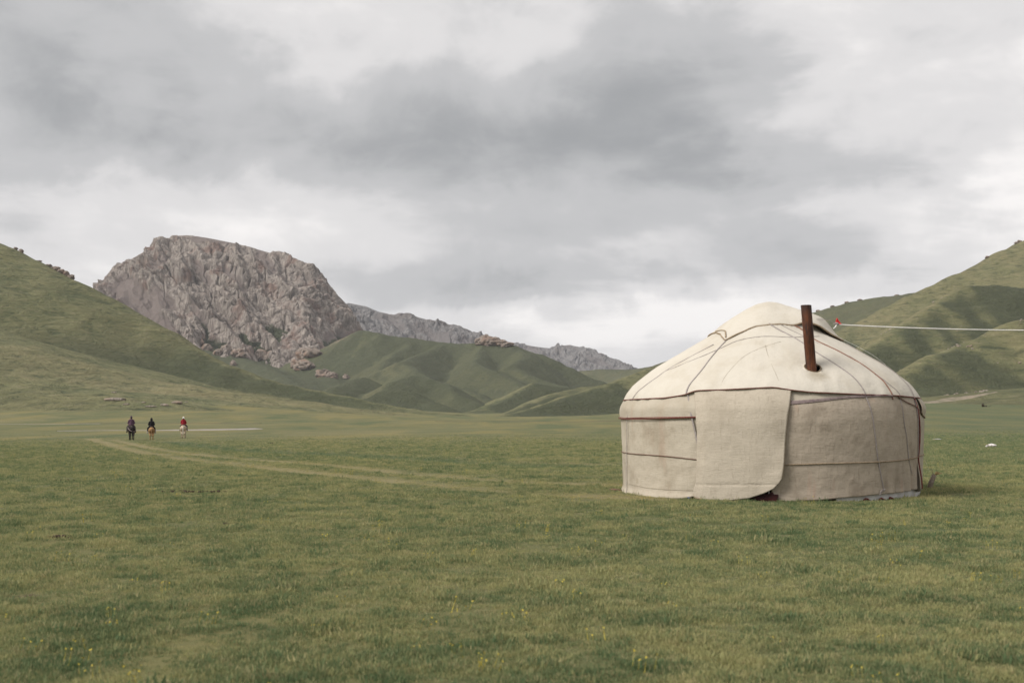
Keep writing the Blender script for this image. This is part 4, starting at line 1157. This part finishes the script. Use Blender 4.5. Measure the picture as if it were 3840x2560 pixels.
def rider(hx, lab, s, coat, hat, kind, trouser, boot, turn=0.0):
    """a seated figure, its pelvis at the local origin; a person is a thing of its own"""
    hz = hx.location.z + 1.36 * hx.scale[0]
    p = empty('person', (hx.location.x, hx.location.y, hz), hx.rotation_euler.z + turn)
    p.location += Matrix.Rotation(hx.rotation_euler.z, 3, 'Z') @ Vector((0, .0, 0)); p.scale = (s, s, s)
    tag(p, lab, 'person', 'riders crossing the meadow')
    tor = [((-.10, 0, .06), (.10, 0, .06), .125, .125), ((0, -.01, .08), (0, .0, .28), .135, .135), ((0, .0, .28), (0, .01, .44), .14, .15), ((-.13, .0, .46), (.13, .0, .46), .085, .085)]
    head = [((0, .01, .48), (0, .03, .62), .056, .052), ((0, .035, .72), (0, .045, .77), .088, .092), ((0, .08, .665), (0, .07, .72), .052, .07), ((0, .135, .715), (0, .125, .745), .014, .011)]
    ear = mir([((.090, .03, .715), (.094, .025, .745), .016, .018)])
    arm = mir([((.19, .0, .45), (.27, .05, .22), .062, .050), ((.27, .05, .22), (.12, .32, .15), .046, .032), ((.12, .32, .15), (.09, .40, .15), .030, .030)])
    hand = []
    for sd in (-1, 1):
        for i, (dz, L) in enumerate(((.026, .050), (.009, .056), (-.008, .052), (-.024, .042))):
            b0 = (sd * .085, .425, .15 + dz); b1 = (sd * (.085 - .02), .425 + L * .7, .145 + dz); b2 = (sd * (.085 - .045), .425 + L * .45, .14 + dz)
            hand += [(b0, b1, .0095, .009), (b1, b2, .009, .008)]
        hand += [((sd * .10, .385, .175), (sd * .065, .43, .19), .011, .009)]
    leg = mir([((.10, .02, .05), (.32, .26, -.16), .105, .075), ((.32, .26, -.16), (.375, .10, -.56), .066, .046)])
    foot = mir([((.38, .08, -.60), (.405, .27, -.63), .046, .036)])
    body('body', tor + head + ear + arm + leg + foot + hand, .013, m_skin, p, .04, 2)
    inf = lambda cs, d: [(a_, b_, ra + d, rb_ + d) for a_, b_, ra, rb_ in cs]
    body('jacket', inf(tor, .030) + inf([q for q in arm if q[1][1] < .35], .024) + [((0, -.02, .0), (0, -.01, .12), .175, .165), ((0, .01, .50), (0, .02, .56), .085, .075)], .017, coat, p, .05, 3)
    body('trousers', inf(leg, .016) + [((-.09, .02, .03), (.09, .02, .03), .145, .145)], .018, trouser, p, .04, 3)
    for sd in (-1, 1):
        body('boot', [((sd * .375, .10, -.50), (sd * .38, .08, -.60), .064, .060), ((sd * .38, .08, -.61), (sd * .408, .28, -.64), .056, .044)], .016, boot, p, .03, 2)
    hair = [((0, .02, .74), (0, .03, .79), .094, .088), ((0, -.02, .68), (0, -.01, .75), .075, .08)]
    body('hair', hair, .016, m_hair, p, .03, 2)
    if kind == 'hood':
        hd = body('hood', [((0, .0, .58), (0, .01, .70), .095, .115), ((0, .01, .72), (0, .02, .80), .118, .105)], .016, coat, p, .05, 3)
    elif kind == 'beanie':
        hd = body('knit_hat', [((0, .015, .755), (0, .02, .81), .108, .094), ((0, .02, .84), (0, .015, .90), .06, .03)], .014, hat, p, .04, 2)
        body('folded_hood', [((-.09, -.10, .54), (.09, -.10, .54), .062, .062), ((0, -.12, .50), (0, -.10, .40), .07, .04)], .016, coat, p, .05, 2)
    else:
        hd = body('white_hat', [((0, .02, .76), (0, .025, .82), .112, .098)], .014, hat, p, .04, 2)
        body('folded_hood', [((-.08, -.09, .56), (.08, -.09, .56), .062, .062), ((0, -.12, .52), (0, -.10, .42), .06, .04)], .016, coat, p, .05, 2)
    return p
h1 = horse(-35.8, 107.0, R_(24), 1.0, m_blackcoat, m_blackmane, 'dark brown pony with a pale breeching strap', .10, m_bl2)
h2 = horse(-33.9, 107.0, R_(18), .91, m_goldcoat, m_goldmane, 'shaggy golden tan pony with a bushy tail', .03, m_bl2)
h3 = horse(-33.2, 115.0, R_(12), .98, m_whitecoat, m_whitemane, 'cream white pony with a mottled saddle blanket', .12, m_bl3)
q = dense([(-.33, .05, 1.20), (-.34, -.35, 1.16), (-.30, -.66, 1.02), (-.12, -.83, .86), (.12, -.83, .80), (.30, -.66, .84), (.33, -.3, 1.0)], 6)
tube('breeching_strap', q, .05, .016, plain('pale_strap', (.42, .34, .33), (.28, .22, .22), 12), h1, 6, normals=np.stack([q[:, 0], q[:, 1] * .3, 0 * q[:, 0]], -1))
q = dense([(-.30, -.22, 1.26), (-.16, -.52, 1.335), (.02, -.70, 1.26)], 6)
tube('crupper', q, .035, .014, plain('crupper_web', (.38, .31, .30), None, 12), h1, 6)
q = dense([(0, -.2, 1.34), (0, -.5, 1.335), (0, -.74, 1.24)], 6)
tube('crupper', q, .035, .014, m_leather, h3, 6)
rider(h1, 'rider in a purple coat and knitted beanie on the dark pony', 1.0, m_purple, m_purplehat, 'beanie', m_trouser, m_boot)
rider(h2, 'rider in a black hooded jacket on the golden pony', .93, m_black, None, 'hood', m_black, m_pale_boot, .1)
rider(h3, 'rider in a red jacket and white hat on the cream pony', .90, m_redcoat, m_whitehat, 'hat', m_trouser, m_boot, -.05)

# ------------------------------------------------------------------ boulders and outcrops
def rock_mesh(name, size, seed, rough=.35, sub=4, flat=1.0):
    bm_ = bmesh.new(); bmesh.ops.create_icosphere(bm_, subdivisions=sub, radius=1)
    co = np.array([v_.co[:] for v_ in bm_.verts])
    w = worley(co * 1.5 + seed * 3.1, seed)
    d = 1 + rough * (fbm(co * 1.1 + seed, 3, seed) * 1.1 + .7 * (np.minimum(w[1] - w[0], .5) - .2) + .6 * (w[2] - .5) + .25 * ridged(co * 4 + seed, 3, seed + 2))
    co = co * d[:, None] * np.array(size)
    co[:, 2] = np.where(co[:, 2] > 0, co[:, 2] * flat, co[:, 2])
    for v_, c_ in zip(bm_.verts, co): v_.co = Vector(c_)
    me_ = bpy.data.meshes.new(name); bm_.to_mesh(me_); bm_.free()
    return me_
def rock_at(name, px, Y, size, seed, mat, label, cat, group, rz=0, sink=.25, tilt=0, rough=.35, sub=4):
    x, y = gp(px, Y); z = float(H(x, y)[0])
    o = link(name, rock_mesh(name, size, seed, rough, sub), mat)
    o.location = (x, y, z + size[2] * (.5 - sink)); o.rotation_euler = (tilt, 0, rz)
    tag(o, label, cat, group)
    return o
def y_at(px, py, y0, y1):
    """range at which the land first meets a bearing"""
    Y = np.linspace(y0, y1, 500); x = (px - 1176.0) / 2613.5 * Y
    zz_ = H(x, Y); pp = 961.6 - (zz_ - EYE) / Y * 2613.5
    k = np.where(pp <= py)[0]
    return float(Y[k[0]]) if len(k) else float(Y[np.argmin(np.abs(pp - py))])
# pale boulders on the mound behind the riders
for px, py, sz, seed, lab in ((264, 919, (4.6, 2.2, 1.0), 3, 'largest flat slab of pale rock on the grassy mound'), (290, 929, (1.5, 1.0, .5), 4, 'small pale stone between the flat slab and the other boulders'),
                              (346, 934, (2.6, 1.3, .5), 5, 'low flat pale boulder at the foot of the mound'), (378, 931, (2.0, 1.4, .75), 6, 'rounded pale boulder beside the low flat one'),
                              (406, 926, (2.6, 1.9, 1.0), 7, 'bulky cracked boulder at the east end of the mound'), (428, 924, (.9, .7, .35), 8, 'little pale stone past the bulky cracked boulder'),
                              (330, 925, (1.1, .8, .4), 9, 'lone small stone high on the mound'), (262, 902, (1.4, 1.0, .5), 10, 'pale stone on the slope above the mound')):
    Y = y_at(px, py, 230, 480)
    sz = tuple(q_ * .62 for q_ in sz)
    rock_at('boulder', px, Y, sz, seed, m_boulder, lab, 'boulder', 'boulders on the mound', random.uniform(-.4, .4), .35, rough=.28)
# crags along the crest of the west hill
CR = left_f.lines[0]
for k, (px, sz, seed, dz) in enumerate(((36, (2.2, 2, 1.5), 21, 0), (48, (2.4, 2, 2.0), 22, 0), (112, (3.0, 2.5, 1.6), 23, 0), (140, (4.2, 4, 3.0), 24, 0), (126, (4.6, 4, 2.4), 26, 0), (152, (3.6, 3.2, 3.6), 25, 0), (163, (3.4, 3, 2.6), 27, 0), (90, (2.6, 2.2, 1.2), 28, 0))):
    i = np.argmin(np.abs((CR[:, 0] / CR[:, 1]) - (px - 1176) / 2613.5)); 
    Yc = float(np.interp(px, [-120, 0, 60, 150, 215], [640, 620, 615, 610, 605])) + 6
    rock_at('crag', px, Yc, tuple(q_ * .55 for q_ in sz), seed, m_outcrop, 'reddish crag jutting from the crest of the smooth grassy hill', 'rock', 'crags on the hill crest', random.uniform(0, 6), .15, rough=.5, sub=3)
# outcrops that break through the grass under the mountain
oc = [(475, 800, 7, 5), (500, 812, 6, 5), (520, 806, 7, 7), (548, 815, 10, 7), (570, 800, 10, 9), (590, 812, 9, 6), (615, 818, 10, 8), (640, 828, 8, 6), (655, 826, 6, 5), (680, 836, 7, 5), (700, 842, 12, 6), (745, 860, 9, 5),
      (763, 864, 7, 4), (795, 866, 4, 3), (536, 836, 4, 4), (605, 780, 12, 8), (650, 800, 12, 8), (700, 790, 12, 8), (560, 780, 9, 8), (330, 727, 7, 4), (455, 790, 8, 6), (720, 815, 9, 6)]
for i, (px, py, a, hh) in enumerate(oc):
    Y = y_at(px, py + 3, 800, 1480)
    lab, grp = ('big blocky outcrop at the foot of the grey cliffs', 'outcrops at the cliff foot') if a >= 9 else (('small knob of rock alone in the grass below the cliffs', 'rock knobs in the grass') if a <= 5 else ('middling rough outcrop half sunk in grass below the cliffs', 'outcrops half sunk in grass'))
    rock_at('rock_outcrop', px, Y, (a, a * .8, hh), 40 + i, m_outcrop, lab, 'rock', grp, random.uniform(0, 6), .2, rough=.55, sub=3)
for i, (px, py, a, hh) in enumerate([(1106, 790, 7, 5), (1120, 788, 8, 7), (1135, 788, 8, 5), (1150, 788, 7, 4), (1166, 792, 6, 3)]):
    Y = float(np.interp(px, [1070, 1110, 1150, 1180], [1270, 1260, 1250, 1240])) - 6
    rock_at('crest_outcrop', px, Y, (a, a, hh), 80 + i, m_outcrop, 'tan rock outcrop on the crest of the green foothills', 'rock', 'outcrops on the foothill crest', random.uniform(0, 6), .2, rough=.5, sub=3)
for i, (px, py) in enumerate([(1880, 716), (1912, 705), (1945, 697), (1975, 692), (2060, 676), (2268, 597), (2335, 562), (2342, 556)]):
    Yc = float(np.interp(px, [1868, 2040, 2095, 2200, 2352], [1100, 1040, 1000, 765, 780]))
    rock_at('ridge_crag', px, Yc, ((2.2, 2, 1.1) if px < 2100 else (1.5, 1.4, .8)), 95 + i, m_outcrop, 'small dark crag on the skyline of the eastern hills', 'rock', 'crags on the eastern skyline', random.uniform(0, 6), .2, rough=.5, sub=3)

# small things lying on the meadow
def on_meadow(px, py):
    Y = y_at(px, py, 8, 300); x, y = gp(px, Y)
    return x, y, float(H(x, y)[0])
x, y, z = on_meadow(2277, 1027)
o = link('litter', rock_mesh('litter', (.26, .16, .10), 120, .5, 3), m_litter); o.location = (x, y, z + .06)
tag(o, 'crumpled white scrap lying on the green meadow beyond the yurt', 'litter')
x, y, z = on_meadow(2244, 1019)
o = link('pale_stick', rock_mesh('pale_stick', (.30, .03, .022), 121, .2, 2), m_litter); o.location = (x + 2.2, y + 12, float(H(x + 2.2, y + 12)[0]) + .04)
tag(o, 'short pale stick lying in the grass past the white scrap', 'stick')
x, y = gp(2262, 285); z = float(H(x, y)[0])
o = empty('dark_shrub', (x, y, z)); tag(o, 'lone dark clump of brushwood on the rise below the eastern hills', 'shrub')
for k in range(44):
    hd = k < 26
    c0 = np.array([random.gauss(-.45, .14) if hd else random.uniform(-.3, 1.3), random.uniform(-.25, .25), 0])
    hh = random.uniform(.35, 1.0) if hd else random.uniform(.12, .42)
    tube('branch', [c0, c0 + [random.uniform(-.22, .22), random.uniform(-.2, .2), hh * .6], c0 + [random.uniform(-.45, .45), random.uniform(-.3, .3), hh]], [.05, .11, .02], [.05, .10, .02], m_dung, o, 5)
def dung(px, py, n, spread, label):
    x, y, z = on_meadow(px, py)
    V_, F_ = [], []
    base = rock_mesh('tmp', (1, 1, .7), 130, .3, 2)
    co = np.zeros(len(base.vertices) * 3); base.vertices.foreach_get('co', co); co = co.reshape(-1, 3)
    fc = np.array([list(p_.vertices) for p_ in base.polygons])
    for k in range(n):
        s_ = random.uniform(.018, .042)
        px_, py_ = random.gauss(0, spread), random.gauss(0, spread * .3)
        zz_ = float(ground_z(np.array([x + px_]), np.array([y + py_]))[0]) - z
        V_.append(co * s_ + [px_, py_, zz_ + s_ * .5]); F_.append(fc + k * len(co))
    o = link('dung_pile', mesh_np('dung_pile', np.vstack(V_), np.vstack(F_)), m_dung); o.location = (x, y, z)
    tag(o, label, 'dung', kind=None)
    return o
for px, py, n, sp_, lab in ((432, 1133, 46, .45, 'long scatter of dark brown dung clods on bare soil'), (147, 1104, 10, .12, 'small dark dung heap in the open grass near the wheel tracks'),
                            (515, 1210, 6, .06, 'single dark dung clod in the short grass'), (130, 1246, 8, .09, 'reddish brown dung heap among yellow flowers'), (622, 1018, 8, .14, 'dark clod in the meadow beyond the grassy bank')):
    dung(px, py, n, sp_, lab)

# ------------------------------------------------------------------ turf blades and flowers near the camera
lib = bpy.data.collections.new('tuft_library')
m_blade, t, b = material('grass_blade')
def inst(t, nm):
    return t.new('ShaderNodeAttribute', attribute_name=nm, attribute_type='INSTANCER').outputs['Fac']
tone = inst(t, 'tone'); dr = inst(t, 'dry'); lu = inst(t, 'lush'); oi = inst(t, 'rnd')
BL = 2.4
def bc(*q): return tuple(v_ * BL for v_ in q)
c = t.mix(t.ramp(tone, -.45, .45), bc(.048, .070, .033), bc(.146, .142, .066))
c = t.mix(t.m('MULTIPLY', t.ramp(dr, .08, .75), .9), c, bc(.172, .150, .074))
c = t.mix(t.m('MULTIPLY', t.ramp(lu, .1, .9), .6), c, bc(.056, .082, .044))
c = t.mix(t.m('MULTIPLY', t.ramp(oi, .66, 1.0), .55), c, bc(.20, .165, .092))
t.l.new(c, b.inputs['Base Color'])
b.inputs['Roughness'].default_value = .75
tr = t.new('ShaderNodeBsdfTranslucent'); t.l.new(c, tr.inputs[0])
mx = t.new('ShaderNodeMixShader'); mx.inputs[0].default_value = .4
t.l.new(b.outputs[0], mx.inputs[1]); t.l.new(tr.outputs[0], mx.inputs[2])
t.l.new(mx.outputs[0], t.n['Material Output'].inputs[0])
def tuft(i, n, hgt, wid, spread):
    V_, F_ = [], []
    for k in range(n):
        a = random.uniform(0, 6.283); r_ = spread * math.sqrt(random.random())
        x0, y0 = r_ * math.cos(a), r_ * math.sin(a)
        lean = random.uniform(.1, .9) * hgt; la = a + random.uniform(-1.2, 1.2)
        hh = hgt * random.uniform(.5, 1.1); w = wid * random.uniform(.6, 1.2)
        ba = random.uniform(0, 3.14); dx, dy = math.cos(ba) * w / 2, math.sin(ba) * w / 2
        i0 = len(V_)
        mx_, my_ = x0 + .35 * lean * math.cos(la), y0 + .35 * lean * math.sin(la)
        V_ += [(x0 - dx, y0 - dy, -.01), (x0 + dx, y0 + dy, -.01), (mx_ + dx * .8, my_ + dy * .8, hh * .6), (mx_ - dx * .8, my_ - dy * .8, hh * .6), (x0 + lean * math.cos(la), y0 + lean * math.sin(la), hh)]
        F_ += [(i0, i0 + 1, i0 + 2, i0 + 3), (i0 + 3, i0 + 2, i0 + 4)]
    me_ = bpy.data.meshes.new('tuft'); me_.from_pydata(V_, [], F_); me_.update()
    me_.materials.append(m_blade)
    o = bpy.data.objects.new('tuft_%d' % i, me_); lib.objects.link(o)
for i in range(6):
    tuft(i, 24, .020 + .0035 * i, .0065, .085)

def scatter(name, pts, scl, coll, label_kind='stuff', tilt=.25):
    me_ = bpy.data.meshes.new(name)
    me_.vertices.add(len(pts)); me_.vertices.foreach_set('co', np.asarray(pts, np.float32).ravel())
    set_attr(me_, 'scl', scl)
    rot = np.stack([rng.normal(0, tilt, len(pts)), rng.normal(0, tilt, len(pts)), rng.uniform(0, 6.283, len(pts))], -1)
    a = me_.attributes.new('rot', 'FLOAT_VECTOR', 'POINT'); a.data.foreach_set('vector', rot.astype(np.float32).ravel())
    o = link(name, me_)
    ng = bpy.data.node_groups.new(name + '_scatter', 'GeometryNodeTree')
    ng.interface.new_socket('Geometry', in_out='INPUT', socket_type='NodeSocketGeometry')
    ng.interface.new_socket('Geometry', in_out='OUTPUT', socket_type='NodeSocketGeometry')
    gi = ng.nodes.new('NodeGroupInput'); go = ng.nodes.new('NodeGroupOutput')
    iop = ng.nodes.new('GeometryNodeInstanceOnPoints')
    ci = ng.nodes.new('GeometryNodeCollectionInfo'); ci.inputs['Collection'].default_value = coll
    ci.inputs['Separate Children'].default_value = True; ci.inputs['Reset Children'].default_value = True
    na = ng.nodes.new('GeometryNodeInputNamedAttribute'); na.data_type = 'FLOAT'; na.inputs['Name'].default_value = 'scl'
    nr = ng.nodes.new('GeometryNodeInputNamedAttribute'); nr.data_type = 'FLOAT_VECTOR'; nr.inputs['Name'].default_value = 'rot'
    ng.links.new(gi.outputs[0], iop.inputs['Points']); ng.links.new(ci.outputs[0], iop.inputs['Instance'])
    iop.inputs['Pick Instance'].default_value = True
    ng.links.new(nr.outputs['Attribute'], iop.inputs['Rotation']); ng.links.new(na.outputs['Attribute'], iop.inputs['Scale'])
    ng.links.new(iop.outputs[0], go.inputs[0])
    md_ = o.modifiers.new('scatter', 'NODES'); md_.node_group = ng
    return o
# blades thin out with range; beyond that the sheet's own relief carries on
N = 640000
Yr = 4.5 * np.exp(rng.uniform(0, 1, N) * math.log(150 / 4.5))
Xr = rng.uniform(-.53, .53, N) * (Yr + 1.5)
keep = rng.uniform(0, 1, N) < np.clip(.25 + .75 * (Yr / 22), 0, 1) * sstep(150, 30, Yr)
qd = np.hypot(Xr - YC[0], Yr - YC[1])
keep &= qd > 2.86
clump = fbm(P3(Xr / .8, Yr / .8), 3, 91)
keep &= rng.uniform(0, 1, N) < np.clip(.62 + .9 * clump, .12, 1)
Xr, Yr, clump = Xr[keep], Yr[keep], clump[keep]
tw = track_w(Xr, Yr)
k2 = rng.uniform(0, 1, len(Xr)) > tw * .85
Xr, Yr, clump, tw = Xr[k2], Yr[k2], clump[k2], tw[k2]
tall = fbm(P3(Xr / .32, Yr / .32, 3), 2, 92)
dr_, lu_, so_ = turf_attr(Xr, Yr)
scl = np.clip(.72 + .55 * clump + .6 * tall + .3 * lu_ + .35 * sstep(.28, .5, tall), .35, 1.9) * (1 - .65 * tw) * (1 - .8 * so_) * rng.uniform(.7, 1.2, len(Xr)) * (1 + Yr / 60) * (1 - .55 * sstep(40, 150, Yr))
grass = scatter('grass', np.stack([Xr, Yr, ground_z(Xr, Yr) - .004], -1), scl, lib)
for nm, vals in (('dry', dr_), ('lush', lu_), ('rnd', rng.uniform(0, 1, len(Xr))),
                 ('tone', 1.35 * fbm(P3(Xr / .8, Yr / .8), 4, 93, .7) + .5 * fbm(P3(Xr / 4, Yr / 4), 3, 94) - .30 * sstep(.2, .5, tall) + rng.normal(0, .22, len(Xr)))):
    set_attr(grass.data, nm, vals)
tag(grass, 'short grazed grass covering the meadow around the yurt', 'grass', kind='stuff')

# yellow flowers in loose patches
flib = bpy.data.collections.new('flower_library')
m_yel = plain('yellow_petal', (.48, .40, .08), (.40, .31, .05), 30)
for i in range(2):
    V_, F_ = [], []
    for k in range(4):
        cx_, cy_ = random.uniform(-.06, .06), random.uniform(-.06, .06); hz_ = random.uniform(.035, .075)
        i0 = len(V_); n = 6
        V_.append((cx_, cy_, hz_ + .004))
        for j in range(n):
            a = j / n * 6.283; rad = .006 * random.uniform(.8, 1.2)
            V_.append((cx_ + rad * math.cos(a), cy_ + rad * math.sin(a), hz_ + .006 * random.uniform(-1, 1.5)))
        F_ += [(i0, i0 + 1 + j, i0 + 1 + (j + 1) % n) for j in range(n)]
        i1 = len(V_); V_ += [(cx_ - .002, cy_, 0), (cx_ + .002, cy_, 0), (cx_, cy_, hz_)]; F_.append((i1, i1 + 1, i1 + 2))
    me_ = bpy.data.meshes.new('flower'); me_.from_pydata(V_, [], F_); me_.update(); me_.materials.append(m_yel)
    fo = bpy.data.objects.new('flower_%d' % i, me_); flib.objects.link(fo)
N = 60000
Yr = 5 * np.exp(rng.uniform(0, 1, N) * math.log(60 / 5)); Xr = rng.uniform(-.53, .53, N) * (Yr + 1.5)
pn = fbm(P3(Xr / 2.4, Yr / 2.4), 3, 95) + .35 * fbm(P3(Xr / .5, Yr / .5), 2, 96) 
keep = (rng.uniform(0, 1, N) < .5 * sstep(.30, .75, pn) + .008) & (np.hypot(Xr - YC[0], Yr - YC[1]) > 3.1) & (rng.uniform(0, 1, N) < .38)
Xr, Yr = Xr[keep], Yr[keep]
fl_ = scatter('yellow_flowers', np.stack([Xr, Yr, ground_z(Xr, Yr)], -1), rng.uniform(.7, 1.3, len(Xr)) * (1 + Yr / 70), flib, tilt=.15)
tag(fl_, 'tiny yellow flowers scattered in patches through the short grass', 'flowers', kind='stuff')

# stones on the dry eastern slopes
slib = bpy.data.collections.new('stone_library')
for i in range(3):
    me_ = rock_mesh('stone', (.9, .7, .45), 200 + i, .5, 2); me_.materials.append(m_boulder)
    so = bpy.data.objects.new('stone_%d' % i, me_); slib.objects.link(so)
N = 26000
Xs = rng.uniform(90, 360, N); Ys = rng.uniform(320, 600, N)
ok = (Xs / Ys > .30) & (Xs / Ys < .62)
Xs, Ys = Xs[ok], Ys[ok]
Zs = H(Xs, Ys); gx = (H(Xs + 2, Ys) - Zs) / 2
pn = fbm(P3(Xs / 30, Ys / 30), 3, 97) + .5 * fbm(P3(Xs / 7, Ys / 7), 2, 98)
ok = (gx > .08) & (rng.uniform(0, 1, len(Xs)) < sstep(-.05, .5, pn) * .8) & (Zs > 7)
st_ = scatter('slope_stones', np.stack([Xs[ok], Ys[ok], Zs[ok]], -1), rng.uniform(.25, .9, ok.sum()) ** 1.4, slib)
tag(st_, 'scattered pale stones on the dry slopes of the eastern hills', 'stones', kind='stuff')

# ------------------------------------------------------------------ the valley air
bm = bmesh.new(); bmesh.ops.create_cube(bm, size=1)
for v_ in bm.verts: v_.co = Vector((v_.co.x * 13400, v_.co.y * 13400, -12 + (v_.co.z + .5) * 352))
me = bpy.data.meshes.new('haze'); bm.to_mesh(me); bm.free()
m_haze = bpy.data.materials.new('haze_air'); m_haze.use_nodes = True
t = NT(m_haze.node_tree); t.n.clear()
pv = t.new('ShaderNodeVolumePrincipled'); pv.inputs['Color'].default_value = (.90, .93, 1.0, 1); pv.inputs['Density'].default_value = 7.0e-5
mo = t.new('ShaderNodeOutputMaterial'); t.l.new(pv.outputs[0], mo.inputs['Volume'])
haze = link('haze', me, m_haze); tag(haze, kind='stuff'); haze['label'] = 'thin pale air that softens the far ridges'
